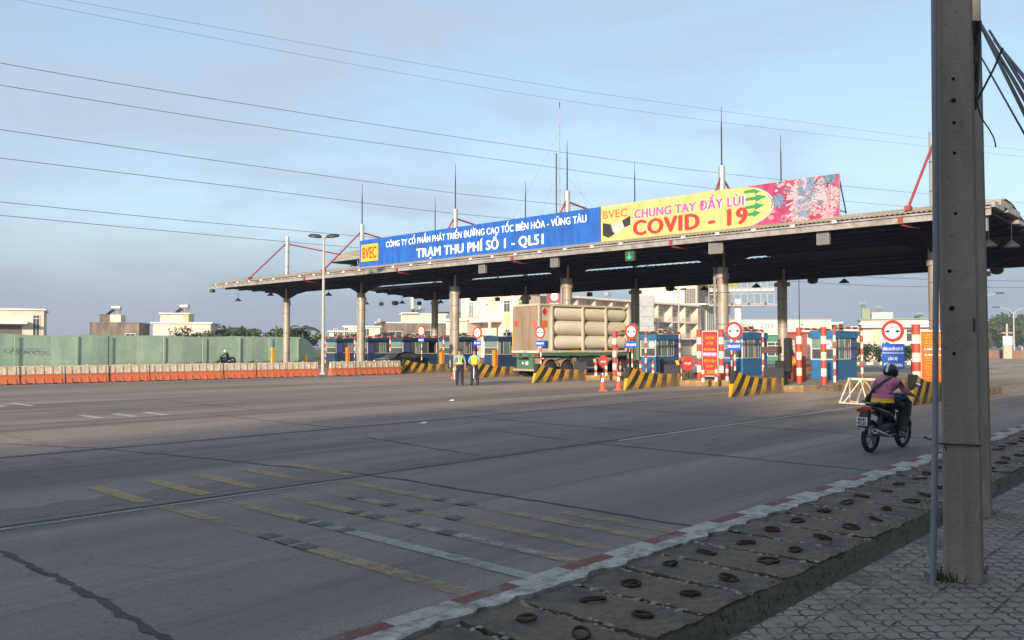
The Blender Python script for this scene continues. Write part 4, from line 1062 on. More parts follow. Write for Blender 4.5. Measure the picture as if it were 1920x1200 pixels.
# folding white steel barricade
t = thing('barricade', 'white steel trestle barricade left of the motorbike rider', 'barricade', W(27.1, 9.45), RZ - R(4))
WS = mat('chipped_white_steel', (.60, .57, .48), .55, .12, 6, dirt=((.30, .2, .1), 6, .4))
for k, y in enumerate((.78, -.42)):
    b = MB(); T = (0, y - .0, .82)
    b.tube([(-.38, y + .16, .04), (-.02, y, .82)], .03, WS, 6); b.tube([(.38, y + .16, .04), (.02, y, .82)], .03, WS, 6); b.tube([(-.38, y + .16, .08), (.38, y + .16, .08)], .025, WS, 6)
    b.build('end_frame', t)
b = MB(); b.box(-.03, .03, -.45, .82, .79, .86, WS); b.build('top_bar', t)
b = MB(); b.tube([(-.38, -.26, .06), (-.38, .94, .06)], .028, WS, 6); b.tube([(.38, -.26, .06), (.38, .94, .06)], .028, WS, 6); b.build('bottom_bar', t)
b = MB()
for y0, y1 in ((.8, .4), (.05, .4), (.05, -.3)): b.tube([(-.36, y0, .08), (-.03, y1, .8)], .022, WS, 6)
for y0, y1 in ((.7, .3), (-.05, .3)): b.tube([(.36, y0, .08), (.03, y1, .8)], .022, WS, 6)
b.build('brace', t)
# ================================================================ PEOPLE
def skin_body(name, joints, bones, matof, parent, sub=1):
    "one continuous body grown from a joint skeleton; joints: name -> (x,y,z,radius or (rx,ry))"
    me = bpy.data.meshes.new(name); names = list(joints)
    me.from_pydata([joints[k][:3] for k in names], [(names.index(a), names.index(b)) for a, b in bones], [])
    o = bpy.data.objects.new(name, me); col.objects.link(o)
    sk = o.modifiers.new('skin', 'SKIN'); sk.use_smooth_shade = True
    for i, k in enumerate(names):
        r = joints[k][3]; r = r if isinstance(r, tuple) else (r, r)
        d = me.skin_vertices[0].data[i]; d.radius = r; d.use_root = (k == 'pelvis')
    if sub: s = o.modifiers.new('sub', 'SUBSURF'); s.levels = sub; s.render_levels = sub
    bpy.context.view_layer.update()
    m2 = bpy.data.meshes.new_from_object(o.evaluated_get(bpy.context.evaluated_depsgraph_get()))
    bpy.data.objects.remove(o); bpy.data.meshes.remove(me)
    mats = []
    segs = [(Vector(joints[a][:3]), Vector(joints[b][:3]), matof(a, b)) for a, b in bones]
    m2.materials.clear()
    for _, _, mm in segs:
        if mm not in mats: mats.append(mm); m2.materials.append(mm)
    for p in m2.polygons:
        c = p.center; best = None
        for a, b, mm in segs:
            d = b - a; t = max(0, min(1, (c - a).dot(d) / max(1e-9, d.length_squared)))
            q = (c - a - d * t).length
            if best is None or q < best[0]: best = (q, mm)
        p.material_index = mats.index(best[1]); p.use_smooth = True
    ob = bpy.data.objects.new(name, m2); col.objects.link(ob); ob.parent = parent
    return ob
SKINM = mat('skin', (.36, .20, .13), .55, .1, 9); HAIR = mat('black_hair', (.015, .012, .011), .6, .2, 20)
SHIRT = mat('light_blue_shirt', (.16, .33, .50), .8, .2, 9, bump=1.0, bscale=12); NAVY = mat('navy_trousers', (.018, .022, .045), .85, .3, 9, bump=1.0, bscale=10)
SHOE = mat('black_shoe', (.02, .018, .017), .5)
HIVIS = mat('hi_vis_yellow', (.52, .62, .05), .6, .12, 7); BELTY = mat('hi_vis_strap', (.72, .72, .16), .6, .1, 7)
def hand(J, B, side, wrist, fwd, palm_n, curl=.6):
    "palm plus five finger chains rooted in the palm"
    w = Vector(wrist); f = Vector(fwd).normalized(); n = Vector(palm_n).normalized(); s = f.cross(n).normalized()
    pk = 'palm' + side; c = w + f * .07; J[pk] = tuple(c) + ((.030, .018),); B.append(('wrist' + side, pk))
    for i, (off, ln) in enumerate(((-.030, .066), (-.010, .078), (.010, .074), (.028, .058))):
        a = w + f * .105 + s * off; bq = a + f * ln * .55 + n * ln * .18 * curl; cq = bq + f * ln * .3 + n * ln * .5 * curl
        ks = ['f%d%d%s' % (i, q, side) for q in range(3)]
        J[ks[0]] = tuple(a) + (.0095,); J[ks[1]] = tuple(bq) + (.0085,); J[ks[2]] = tuple(cq) + (.007,)
        B += [(pk, ks[0]), (ks[0], ks[1]), (ks[1], ks[2])]
    a = w + f * .045 + s * -.038 + n * .01; bq = a + f * .03 + s * -.012 + n * .02
    J['t0' + side] = tuple(a) + (.011,); J['t1' + side] = tuple(bq) + (.009,)
    B += [(pk, 't0' + side), ('t0' + side, 't1' + side)]
BONES = [('pelvis', 'waist'), ('waist', 'chest'), ('chest', 'upper'), ('upper', 'neck'), ('neck', 'skull'), ('skull', 'crown'), ('skull', 'nose'), ('skull', 'earL'), ('skull', 'earR')]
for s in 'LR': BONES += [('upper', 'sho' + s), ('sho' + s, 'elb' + s), ('elb' + s, 'wrist' + s), ('pelvis', 'hip' + s), ('hip' + s, 'knee' + s), ('knee' + s, 'ank' + s), ('ank' + s, 'toe' + s)]
def standing(t, arms, legs, cols, head_turn=0.0):
    J = {'pelvis': (0, 0, .95, (.155, .115)), 'waist': (.0, 0, 1.10, (.145, .105)), 'chest': (.01, 0, 1.27, (.165, .115)), 'upper': (0, 0, 1.40, (.13, .085)), 'neck': (.0, 0, 1.50, .052),
         'skull': (.015, 0, 1.60, (.078, .092)), 'crown': (.0, 0, 1.68, (.065, .075)), 'nose': (.105, head_turn * .05, 1.585, .013), 'earL': (.0, .085, 1.59, .014), 'earR': (.0, -.085, 1.59, .014)}
    for s, k in (('L', 1), ('R', -1)):
        J['sho' + s] = (0, .19 * k, 1.38, .058); J['elb' + s] = arms[s][0] + (.044,); J['wrist' + s] = arms[s][1] + (.030,)
        hx, hy = legs[s]
        J['hip' + s] = (0, .095 * k, .88, (.100, .105)); J['knee' + s] = (hx * .5 + .02, (.09 * k + hy) / 2 + .01 * k, .49, (.080, .084)); J['ank' + s] = (hx, hy, .10, (.066, .072)); J['toe' + s] = (hx + .17, hy + .03 * k, .035, (.042, .03))
    B = list(BONES)
    for s in 'LR':
        d = Vector(arms[s][1]) - Vector(arms[s][0]); hand(J, B, s, arms[s][1], d, (0.3, -.6 if s == 'L' else .6, 0) if abs(d.z) > .15 else (0, 0, -1))
    def mo(a, b):
        k = b if b not in ('pelvis',) else a
        if b.startswith('toe'): return cols['shoe']
        if a.startswith('ank'): return cols['shoe']
        if b.startswith(('knee', 'ank', 'hip')): return cols['leg']
        if b in ('waist',): return cols['leg'] if False else cols['top']
        if b.startswith(('chest', 'upper', 'sho')) or (b.startswith('elb')): return cols['top']
        if b.startswith('wrist'): return cols.get('sleeve', SKINM)
        return SKINM
    body = skin_body('body', J, B, mo, t)
    # the trousers start at the belt
    me = body.data; li = None
    for i, mm in enumerate(me.materials):
        if mm is cols['leg']: li = i
    if li is not None:
        for p in me.polygons:
            if p.center.z < 1.0 and p.center.z > .8 and abs(p.center.y) < .19 and (p.center.xy.length < .2): p.material_index = li
    b = MB(); b.lathe([(.158, -.02), (.161, .02)], BLACK, 20); bo = b.build('belt', t); bo.scale = (.80, 1.0, 1); bo.location = (0, 0, 1.0)
    return J
def vest(t, full):
    b = MB()
    # front and back panels wrapped round the chest
    def ring(z, rx, ry, a0, a1, n=10): return [(rx * math.cos(a0 + (a1 - a0) * i / n) + .008, ry * math.sin(a0 + (a1 - a0) * i / n), z) for i in range(n + 1)]
    lv = ((1.02, .135, .178), (1.12, .138, .172), (1.25, .150, .188), (1.36, .128, .172), (1.43, .085, .12))
    if full:
        rings = [ring(z, rx, ry, 0, 2 * math.pi, 24) for z, rx, ry in lv]
        for r0, r1 in zip(rings[:-1], rings[1:]):
            for i in range(24):
                if r0 in rings[2:] and 4 < i < 8 or (r0 in rings[2:] and 16 <= i < 20): continue
                b.quad(r0[i], r0[i + 1], r1[i + 1], r1[i], HIVIS)
    else:
        r0, r1 = ring(1.02, .137, .18, 0, 2 * math.pi, 24), ring(1.09, .139, .178, 0, 2 * math.pi, 24)
        for i in range(24): b.quad(r0[i], r0[i + 1], r1[i + 1], r1[i], BELTY)
        for s in (1, -1):
            for x in (1, -1):
                pts = [(x * .142, s * .035, 1.06), (x * .150, s * .05, 1.2), (x * .150, s * .08, 1.3), (x * .11, s * .11, 1.40), (x * .02, s * .125, 1.46)]
                for p, q in zip(pts[:-1], pts[1:]): b.quad((p[0], p[1] - .025, p[2]), (p[0], p[1] + .025, p[2]), (q[0], q[1] + .025, q[2]), (q[0], q[1] - .025, q[2]), HIVIS)
    b.build('safety_vest', t)
def cap(t, z=1.655, peaked=True):
    b = MB(); b.lathe([(.092, 0), (.096, .03), (.118, .075), (.112, .10), (.02, .115)], mat('navy_cap', (.012, .014, .028), .7), 20, (.0, 0, z)); b.prism([(.07, -.075), (.135, -.045), (.15, 0), (.135, .045), (.07, .075)], z - .005, z + .01, BLACK, 'z')
    c = b.build('cap', t, True)
    b = MB(); b.ball((.108, 0, z + .06), .018, mat('cap_badge', (.6, .5, .25), .4, metal=.5), 8, 6); b.build('badge', c)
def face(t, x=.092, z=1.61):
    for s in (1, -1):
        b = MB(); b.ball((x, s * .032, z), .010, mat('dark_eye', (.02, .015, .012), .3), 8, 6); b.build('eye', t)
    b = MB(); b.box(x - .005, x + .006, -.022, .022, z - .072, z - .062, mat('lip', (.28, .11, .09), .5)); b.build('mouth', t)
    b = MB(); b.ball((-.012, 0, z + .01), .098, HAIR, 14, 10, (.92, .88, 1.0)); h = b.build('hair', t, True); h.location = (-.012, 0, .012)
cg = dict(top=SHIRT, leg=NAVY, shoe=SHOE)
face_yaw = math.atan2(-39.7, 2.2)     # turned towards the road and the camera
t = thing('person', 'guard in a light blue shirt with yellow straps, left of the pair, baton in hand', 'person', W(27.47, 28.74), face_yaw + R(6), 'guards in blue shirts on the road')
standing(t, {'L': ((.02, .26, 1.13), (.10, .25, .90)), 'R': ((.0, -.27, 1.14), (.07, -.28, .91))}, {'L': (.0, .115), 'R': (-.02, -.125)}, cg)
vest(t, False); cap(t); face(t)
t2 = thing('person', 'guard in a full yellow safety vest, right of the pair, both hands before him', 'person', W(27.92, 28.20), face_yaw - R(8), 'guards in blue shirts on the road')
standing(t2, {'L': ((.06, .27, 1.14), (.22, .08, .98)), 'R': ((.06, -.27, 1.14), (.22, -.05, .97))}, {'L': (.06, .17), 'R': (.0, -.12)}, cg)
vest(t2, True); cap(t2); face(t2)
def baton(loc, rz, tilt, lab, ln=.55):
    t = thing('baton', lab, 'baton', loc, rz); t.rotation_euler = (0, tilt, rz)
    b = MB(); b.tube([(0, 0, -ln), (0, 0, -.02)], .019, SWHITE, 8); b.build('stick', t)
    b = MB(); b.tube([(0, 0, -.02), (0, 0, .12)], .017, BLACK, 8); b.build('grip', t)
def on(o, p): return Matrix.Translation(o.location) @ Matrix.Rotation(o.rotation_euler[2], 4, 'Z') @ Vector(p)
baton(on(t, (.12, -.27, .82)), face_yaw, R(4), 'white traffic baton in the hand of the left guard')
baton(on(t2, (.25, .0, .90)), face_yaw, R(-12), 'white traffic baton held before the right guard')
t3 = thing('person', 'person in dark clothes standing behind the post left of the nearest booth', 'person', W(38.2, 17.15, .27), face_yaw + R(40))
standing(t3, {'L': ((.04, .25, 1.12), (.2, .2, 1.0)), 'R': ((.04, -.25, 1.12), (.2, -.15, 1.0))}, {'L': (.02, .11), 'R': (-.02, -.11)}, dict(top=mat('maroon_shirt', (.08, .012, .018), .8), leg=NAVY, shoe=SHOE, sleeve=mat('maroon_shirt', (.08, .012, .018), .8)))
face(t3)

# ================================================================ MOTORBIKES
MBLACK = mat('bike_black_paint', (.012, .012, .014), .25, .1, 6, spec=.6); MGREY = mat('bike_alloy', (.30, .30, .31), .35, .15, 8, metal=.8)
TAIL = mat('tail_lamp_red', (.32, .01, .012), .25, .1, 8, spec=.7); PLATE = mat('number_plate_white', (.68, .68, .66), .5, .08, 8)
BLUEP = mat('bike_blue_panel', (.02, .03, .10), .3)
def wheel(t, x, z=.29, r=.29, w=.045):
    b = MB(); b.torus((x, 0, z), r - w, w, RUBBER, 'y', 36, 10); o = b.build('wheel', t, True)
    b = MB(); b.torus((x, 0, z), r - w * 1.9, .016, MGREY, 'y', 32, 8)
    for k in range(5):
        a = 6.2832 * k / 5 + .3
        for d in (-.09, .09): b.tube([(x + .03 * math.cos(a), .0, z + .03 * math.sin(a)), (x + (r - w * 1.9) * math.cos(a + d), 0, z + (r - w * 1.9) * math.sin(a + d))], .009, MGREY, 6)
    b.tube([(x, -.06, z), (x, .06, z)], .035, MGREY, 12)
    b.build('rim', o, True)
    b = MB(); b.tube([(x, -.055, z), (x, -.06, z)], .1, MGREY, 18); b.build('brake_disc', o)
    return o
def loft(b, secs, m, n=14):
    "body panels: oval sections (x, zc, half width, half height, power)"
    vs = []; fs = []
    for x, zc, hw, hh in secs:
        for j in range(n):
            a = 2 * math.pi * j / n; c, s_ = math.cos(a), math.sin(a)
            vs.append((x, hw * math.copysign(abs(c) ** .75, c), zc + hh * math.copysign(abs(s_) ** .75, s_)))
    k = len(secs)
    for i in range(k - 1):
        for j in range(n): fs.append((i * n + j, i * n + (j + 1) % n, (i + 1) * n + (j + 1) % n, (i + 1) * n + j))
    fs += [tuple(reversed(range(n))), tuple(range((k - 1) * n, k * n))]
    return b.add(vs, fs, m)
def motorbike(lab, loc, rz, lean=0.0, plate=True):
    t = thing('motorbike', lab, 'motorbike', loc, rz); t.rotation_euler = (lean, 0, rz)
    wheel(t, -.62); wheel(t, .62)
    b = MB(); loft(b, [(-.80, .80, .035, .03), (-.72, .79, .085, .055), (-.5, .75, .125, .075), (-.2, .68, .13, .10), (.05, .56, .10, .10), (.2, .47, .07, .07)], MBLACK); b.build('tail_fairing', t, True)
    b = MB(); loft(b, [(-.70, .845, .07, .02), (-.55, .845, .12, .04), (-.2, .80, .135, .045), (.08, .76, .10, .04), (.16, .74, .05, .025)], mat('bike_seat', (.016, .016, .017), .75, .2, 20, bump=.3)); b.build('seat', t, True)
    b = MB(); loft(b, [(-.42, .42, .07, .05), (-.1, .40, .11, .12), (.15, .40, .10, .12), (.28, .44, .06, .08)], mat('bike_engine', (.075, .075, .08), .5, .3, 12, metal=.5)); b.build('engine', t, True)
    b = MB()
    for s in (1, -1): loft_pts = [(.10, .42), (.30, .34), (.52, .62), (.56, .86), (.44, .92), (.38, .62)]; b.prism(loft_pts, s * .10, s * .19, MBLACK)
    b.build('leg_shield', t)
    b = MB(); loft(b, [(.36, .90, .10, .05), (.46, .93, .15, .09), (.58, .90, .13, .10), (.66, .84, .06, .06)], BLUEP); b.build('front_cowl', t, True)
    b = MB(); b.ball((.645, 0, .87), .075, MGREY, 12, 8, (.5, 1.2, .8)); b.build('headlight', t, True)
    b = MB(); b.tube([(.42, 0, .92), (.5, 0, .70), (.56, 0, .60)], .03, MBLACK, 8)
    for s in (1, -1): b.tube([(.53, s * .075, .66), (.62, s * .075, .29)], .022, MGREY, 8)
    b.build('fork', t, True)
    b = MB(); b.torus((.62, 0, .29), .335, .022, MBLACK, 'y', 18, 8, .42, Matrix.Rotation(R(-15), 3, 'Y')); o = b.build('front_mudguard', t, True)
    b = MB(); b.prism([(-.86, .78), (-.92, .62), (-.93, .44), (-.90, .40), (-.80, .58), (-.74, .74)], -.075, .075, MBLACK); b.build('rear_mudguard', t)
    b = MB(); loft(b, [(-.895, .765, .075, .035), (-.86, .775, .10, .05), (-.76, .785, .085, .05)], TAIL); b.build('tail_light', t, True)
    for s in (1, -1):
        b = MB(); b.ball((-.83, s * .125, .755), .045, mat('indicator_amber', (.30, .09, .02), .3), 10, 8, (1.3, .7, .7)); b.build('indicator', t, True)
    b = MB()
    for s in (1, -1): b.tube([(-.35, s * .12, .83), (-.62, s * .15, .90), (-.84, s * .11, .89), (-.86, 0, .89)], .014, MGREY, 7)
    b.build('grab_rail', t, True)
    if plate:
        b = MB(); b.box(-.947, -.94, -.095, .095, .50, .645, PLATE); p = b.build('number_plate', t)
        p.rotation_euler = (0, R(0), 0)
        letters(p, '60-B3', .135, .05, BLACK, (-.9485, 0, .605), bold=.03); letters(p, '421.07', .155, .055, BLACK, (-.9485, 0, .54), bold=.03)
        b = MB(); b.box(-.945, -.92, -.05, .05, .40, .46, mat('reflector', (.35, .33, .33), .3)); b.build('reflector', t)
    b = MB(); b.tube([(.05, -.13, .30), (-.3, -.16, .29), (-.62, -.17, .36), (-.80, -.17, .41)], [.02, .03, .05, .05], MGREY, 12); b.tube([(-.80, -.17, .41), (-.815, -.17, .413)], .022, BLACK, 10); b.build('exhaust', t, True)
    b = MB()
    for s in (1, -1): b.tube([(-.12, s * .09, .36), (-.62, s * .085, .29)], .022, MGREY, 8); b.tube([(-.58, s * .10, .32), (-.45, s * .115, .72)], .03, BLACK, 10)
    b.build('swingarm', t, True)
    b = MB()
    for s in (1, -1): b.tube([(.42, 0, .98), (.40, s * .15, 1.0), (.30, s * .30, 1.0)], .014, BLACK, 8); b.tube([(.33, s * .26, 1.0), (.27, s * .345, .995)], .021, BLACK, 8)
    b.build('handlebar', t, True)
    for s in (1, -1):
        b = MB(); b.tube([(.36, s * .2, 1.0), (.38, s * .27, 1.14), (.36, s * .33, 1.17)], .008, BLACK, 6); mi = b.build('mirror', t)
        b = MB(); b.ball((.35, s * .37, 1.19), .055, BLACK, 14, 8, (.28, 1.3, .85)); b.build('mirror_shell', mi, True)
        b = MB(); b.ball((.338, s * .37, 1.19), .05, mat('mirror_glass', (.75, .8, .86), .05, 0, metal=1.0), 14, 8, (.15, 1.25, .8)); b.build('mirror_glass', mi, True)
    b = MB()
    for s in (1, -1): b.tube([(.0, s * .1, .26), (.0, s * .27, .27)], .018, RUBBER, 8)
    b.build('foot_peg', t)
    return t
def rider(t, cols, helm, helm2=None, bag=False, k=1.0):
    J = {'pelvis': (-.20, 0, .93, (.165, .135)), 'waist': (-.17, 0, 1.03, (.155, .125)), 'chest': (-.09, 0, 1.155, (.172, .13)), 'upper': (-.02, 0, 1.255, (.15, .105)), 'neck': (.05, 0, 1.325, .055),
         'skull': (.09, 0, 1.405, (.08, .09)), 'crown': (.09, 0, 1.475, (.066, .072)), 'nose': (.20, 0, 1.385, .013), 'earL': (.09, .088, 1.395, .012), 'earR': (.09, -.088, 1.395, .012)}
    for s, q in (('L', 1), ('R', -1)):
        J['sho' + s] = (-.01, q * .19, 1.225, .072); J['elb' + s] = (.09, q * .32, 1.05, .055); J['wrist' + s] = (.245, q * .305, 1.03, .034)
        J['hip' + s] = (-.14, q * .12, .90, (.10, .10)); J['knee' + s] = (.27, q * .16, .74, .078); J['ank' + s] = (.02, q * .20, .36, .050); J['toe' + s] = (.17, q * .215, .29, (.042, .03))
    B = list(BONES)
    for s, q in (('L', 1), ('R', -1)): hand(J, B, s, J['wrist' + s][:3], (.06, q * .03, -.03), (0, 0, -1), 1.6)
    def mo(a, b):
        if b.startswith('toe'): return cols['foot']
        if b.startswith(('knee', 'ank', 'hip')): return cols['leg']
        if b in ('waist', 'chest', 'upper') or b.startswith(('sho', 'elb', 'wrist')): return cols['top']
        return SKINM
    body = skin_body('body', J, B, mo, t)
    b = MB(); b.ball((.085, 0, 1.43), .138, helm, 20, 14, (1.05, .95, .98)); b.ball((.10, 0, 1.395), .130, helm, 18, 10, (1.02, .98, .85)); h = b.build('helmet', t, True)
    if helm2:
        b = MB()
        for i in range(8):
            a0, a1 = R(62 + i * 12), R(62 + (i + 1) * 12)
            f = lambda a, w: (.085 + .1465 * math.cos(a), w, 1.43 + .138 * math.sin(a))
            b.quad(f(a0 + R(28), -.022), f(a0 + R(28), .022), f(a1 + R(28), .022), f(a1 + R(28), -.022), helm2)
        b.build('helmet_stripe', h)
    b = MB(); b.prism([(.19, -.10), (.26, -.07), (.27, 0), (.26, .07), (.19, .10)], 1.44, 1.455, BLACK, 'z'); b.build('visor', h)
    b = MB(); b.ball((.06, 0, 1.355), .10, HAIR, 12, 8, (.8, .85, 1.0)); b.build('hair', t, True)
    return body
pink = mat('dusty_pink_jacket', (.50, .165, .27), .85, .16, 6, bump=1.0, bscale=11)
bx_, by_ = (6.35 + 7.25) / 2, (14.72 + 15.57) / 2
brz = math.atan2(15.57 - 14.72, 7.25 - 6.35)
bike = motorbike('black motorbike ridden away from the camera along the kerb', (bx_, by_, 0), brz - R(3), R(2))
rd = thing('person', 'rider in a dusty pink jacket and dark helmet on the near motorbike', 'person', (bx_, by_, 0), brz - R(3)); rd.rotation_euler = (R(2), 0, brz - R(3))
bikeb = rider(rd, dict(top=pink, leg=mat('black_leggings', (.012, .012, .014), .8), foot=SKINM), mat('helmet_dark_blue', (.012, .016, .045), .3, .2, 5, spec=.6), WHITE)
b = MB()
def band(z, rx, ry, cx, n=24): return [(cx + rx * math.cos(6.2832 * i / n), ry * math.sin(6.2832 * i / n), z) for i in range(n)]
r0, r1 = band(.875, .185, .205, -.205), band(.965, .160, .190, -.195)
for i in range(24): b.quad(r0[i], r0[(i + 1) % 24], r1[(i + 1) % 24], r1[i], mat('yellow_shirt_hem', (.72, .50, .03), .8, .08, 9))
b.build('shirt_hem', rd)
b = MB(); r0, r1 = band(.955, .175, .20, -.195), band(1.03, .162, .186, -.180)
for i in range(24): b.quad(r0[i], r0[(i + 1) % 24], r1[(i + 1) % 24], r1[i], pink)
b.build('jacket_hem', rd)
b = MB(); b.ball((.075, 0, 1.29), .088, mat('jacket_hood', (.40, .11, .19), .85, .15, 9), 16, 8, (1.0, 1.35, .55)); b.build('collar', rd, True)
b = MB()
pts = [(.03, -.11, 1.335), (-.10, -.05, 1.285), (-.205, .05, 1.185), (-.262, .13, 1.09), (-.25, .20, .98)]
for p, q in zip(pts[:-1], pts[1:]): b.add([(p[0] - .012, p[1] - .022, p[2] - .01), (p[0] - .012, p[1] + .022, p[2] + .012), (q[0] - .012, q[1] + .022, q[2] + .012), (q[0] - .012, q[1] - .022, q[2] - .01), (p[0] - .03, p[1] - .022, p[2] - .01), (p[0] - .03, p[1] + .022, p[2] + .012), (q[0] - .03, q[1] + .022, q[2] + .012), (q[0] - .03, q[1] - .022, q[2] - .01)], [(4, 5, 6, 7), (0, 3, 2, 1), (0, 1, 5, 4), (3, 7, 6, 2), (0, 4, 7, 3), (1, 2, 6, 5)], BLACK)
tb = thing('shoulder_bag', 'black shoulder bag hanging at the left hip of the rider in pink', 'bag', (bx_, by_, 0), brz - R(3)); tb.rotation_euler = rd.rotation_euler
b.build('strap', tb)
b = MB(); b.ball((-.20, .235, .90), .14, mat('bag_black', (.014, .014, .015), .7, .2, 8), 14, 10, (1.0, .42, .75)); b.build('pouch', tb, True)
for s in (1, -1):
    b = MB(); b.prism([(-.03, s * .20 - .045), (.2, s * .215 - .045), (.23, s * .215), (.2, s * .215 + .045), (-.03, s * .2 + .04)], .245, .262, BLACK, 'z'); b.build('sandal', rd)
# the far rider beyond the barriers, going the other way
fl = W(38.0, 70.5)
fbk = motorbike('distant motorbike beyond the orange barriers, mostly hidden', fl, RZ + math.pi, 0, False)
fr = thing('person', 'distant rider in black with a white helmet beyond the orange barriers', 'person', fl, RZ + math.pi)
rider(fr, dict(top=mat('black_jacket', (.015, .016, .02), .8), leg=NAVY, foot=SHOE), mat('helmet_silver', (.6, .62, .65), .3))

# ================================================================ GAS TUBE TRUCK
TK = mat('truck_cream_paint', (.52, .465, .36), .5, .08, 1.2, dirt=((.36, .30, .22), 1.6, .38, (1, 1, .4)))
TKD = mat('truck_door_tan', (.28, .215, .15), .6, .08, 1.4, dirt=((.21, .155, .10), 1.2, .4, (1, 1, .35)))
TUBEM = mat('cylinder_cream', (.60, .55, .44), .45, .05, .6, dirt=((.50, .45, .35), .8, .3, (.3, 1, 1)))
TGRN = mat('chassis_green', (.045, .16, .09), .6, .15, 3, dirt=((.12, .10, .07), 3, .4))
TXA = R(53 - ROAD)
trk = thing('gas_truck', 'cream gas cylinder semi-trailer with tan rear doors passing between the toll islands', 'truck', W(37.3, 32.25, 0), RZ - TXA)
# local: x forward from the rear doors, y to the left, right side at y=0
TW, TL, Z0, Z1 = 2.6, 7.6, 1.50, 4.42
b = MB()
for y in (.06, TW - .06):
    for x in (.06, 1.05, 3.55, 5.5, TL - .06): b.box(x - .06, x + .06, y - .06, y + .06, Z0 + .12, Z1 - .12, TK)
    b.box(0, TL, y - .06, y + .06, Z1 - .12, Z1, TK); b.box(0, TL, y - .06, y + .06, Z0, Z0 + .12, TK)
for x in (.06, TL - .06):
    b.box(x - .06, x + .06, .12, TW - .12, Z1 - .12, Z1, TK); b.box(x - .06, x + .06, .12, TW - .12, Z0, Z0 + .12, TK)
b.box(.12, 1.0, .13, TW - .13, Z1 - .08, Z1 - .02, TK); b.box(.98, 1.04, .13, TW - .13, Z0 + .15, Z1 - .15, TK); b.box(.0, 1.0, .10, .13, Z0 + .1, Z1 - .1, TK)
b.box(TL - .12, TL - .08, .12, TW - .12, Z0 + .1, Z1 - .1, TK)
b.build('tube_frame', trk)
for k, (y0, y1) in enumerate(((.12, .86), (.88, 1.60), (1.62, TW - .12))):
    b = MB(); b.box(-.03, .02, y0, y1 - .012, Z0 + .14, Z1 - .14, TKD); d = b.build('rear_door', trk)
    b = MB(); b.tube([(-.05, y1 - .05, Z0 + .2), (-.05, y1 - .05, Z1 - .2)], .016, TKD, 6); b.build('lock_rod', d)
b = MB(); b.box(-.055, -.032, TW - .62, TW - .28, 3.1, 3.44, mat('hazard_red', (.62, .07, .06), .5)); b.build('hazard_label', trk)
def diamond(y, z, r, m, x=None, side=False):
    b = MB()
    P = [(y - r, z), (y, z - r * 1.25), (y + r, z), (y, z + r * 1.25)]
    if side: b.prism(P, .085, .095, m)
    else: b.prism(P, -.055, -.034, m, 'x')
    b.build('hazard_label', trk)
diamond(.42, 3.2, .25, mat('hazard_faded', (.45, .13, .10), .6))
diamond(.52, 3.95, .20, mat('hazard_dark_red', (.40, .03, .03), .5), side=True)
b = MB(); b.box(.30, .74, .085, .095, 3.0, 3.42, mat('hazard_orange', (.55, .15, .02), .5)); b.build('hazard_label', trk)
b = MB(); b.box(.32, .78, .085, .095, 1.75, 2.2, mat('hazard_blue', (.03, .06, .2), .5)); b.build('hazard_label', trk)
b = MB(); b.box(-.012, .0, TW - .11, TW - .01, Z0 + .2, Z0 + 1.4, YELLOW); b.build('reflective_strip', trk)
b = MB(); b.box(2.2, 3.3, -.012, -.002, Z0 + .01, Z0 + .11, YELLOW); b.box(5.2, 6.0, -.012, -.002, Z0 + .01, Z0 + .11, YELLOW); b.build('reflective_strip', trk)
for j in range(3):
    for i in range(3):
        y = .50 + i * .76; z = Z0 + .60 + j * .905
        b = MB(); prof = [(.06, 0), (.25, .02), (.37, .09), (.425, .22), (.442, .4), (.442, 5.95), (.425, 6.12), (.37, 6.25), (.25, 6.32), (.06, 6.34)]
        b.tube([(1.12 + q, y, z) for r, q in prof], [r for r, q in prof], TUBEM, 22); b.build('gas_cylinder', trk, True)
b = MB(); b.box(-.06, -.0, .0, TW, Z0 - .02, Z0 + .1, mat('bumper_white', (.55, .53, .47), .6, .1, 4)); b.build('tail_bar', trk)
b = MB(); b.box(-.064, -.061, 1.0, 1.55, Z0 - .01, Z0 + .09, PLATE); p = b.build('number_plate', trk); letters(p, '51R-023.45', .46, .07, BLACK, (-.067, 1.275, Z0 + .04), bold=.02)
b = MB(); b.box(-.04, 11, .75, .95, 1.16, 1.46, TGRN); b.box(-.04, 11, TW - .95, TW - .75, 1.16, 1.46, TGRN); b.box(-.04, .08, .02, TW - .02, 1.22, 1.46, TGRN)
for x in (1.5, 3, 4.5, 6): b.box(x - .05, x + .05, .05, TW - .05, 1.28, 1.46, TGRN)
b.box(.1, 7.4, .03, .09, 1.30, 1.46, TGRN)
b.build('chassis', trk)
b = MB(); b.box(-.02, .10, .55, TW - .45, .42, 1.05, TGRN); b.box(0, .08, .55, .68, 1.05, 1.25, TGRN); b.box(0, .08, TW - .58, TW - .45, 1.05, 1.25, TGRN); b.box(-.03, .12, .25, TW - .1, .38, .50, mat('bumper_dirty', (.34, .29, .22), .7, .2, 4)); b.build('rear_bumper', trk)
b = MB(); b.box(-.035, -.021, 1.0, 1.25, .75, .95, PLATE); b.box(-.035, -.021, 1.45, 1.6, .78, .92, PLATE); b.build('sticker', trk)
for y in (.22, TW - .22):
    b = MB(); b.box(-.065, -.045, y - .15, y + .15, 1.28, 1.42, TAIL); b.build('tail_light', trk)
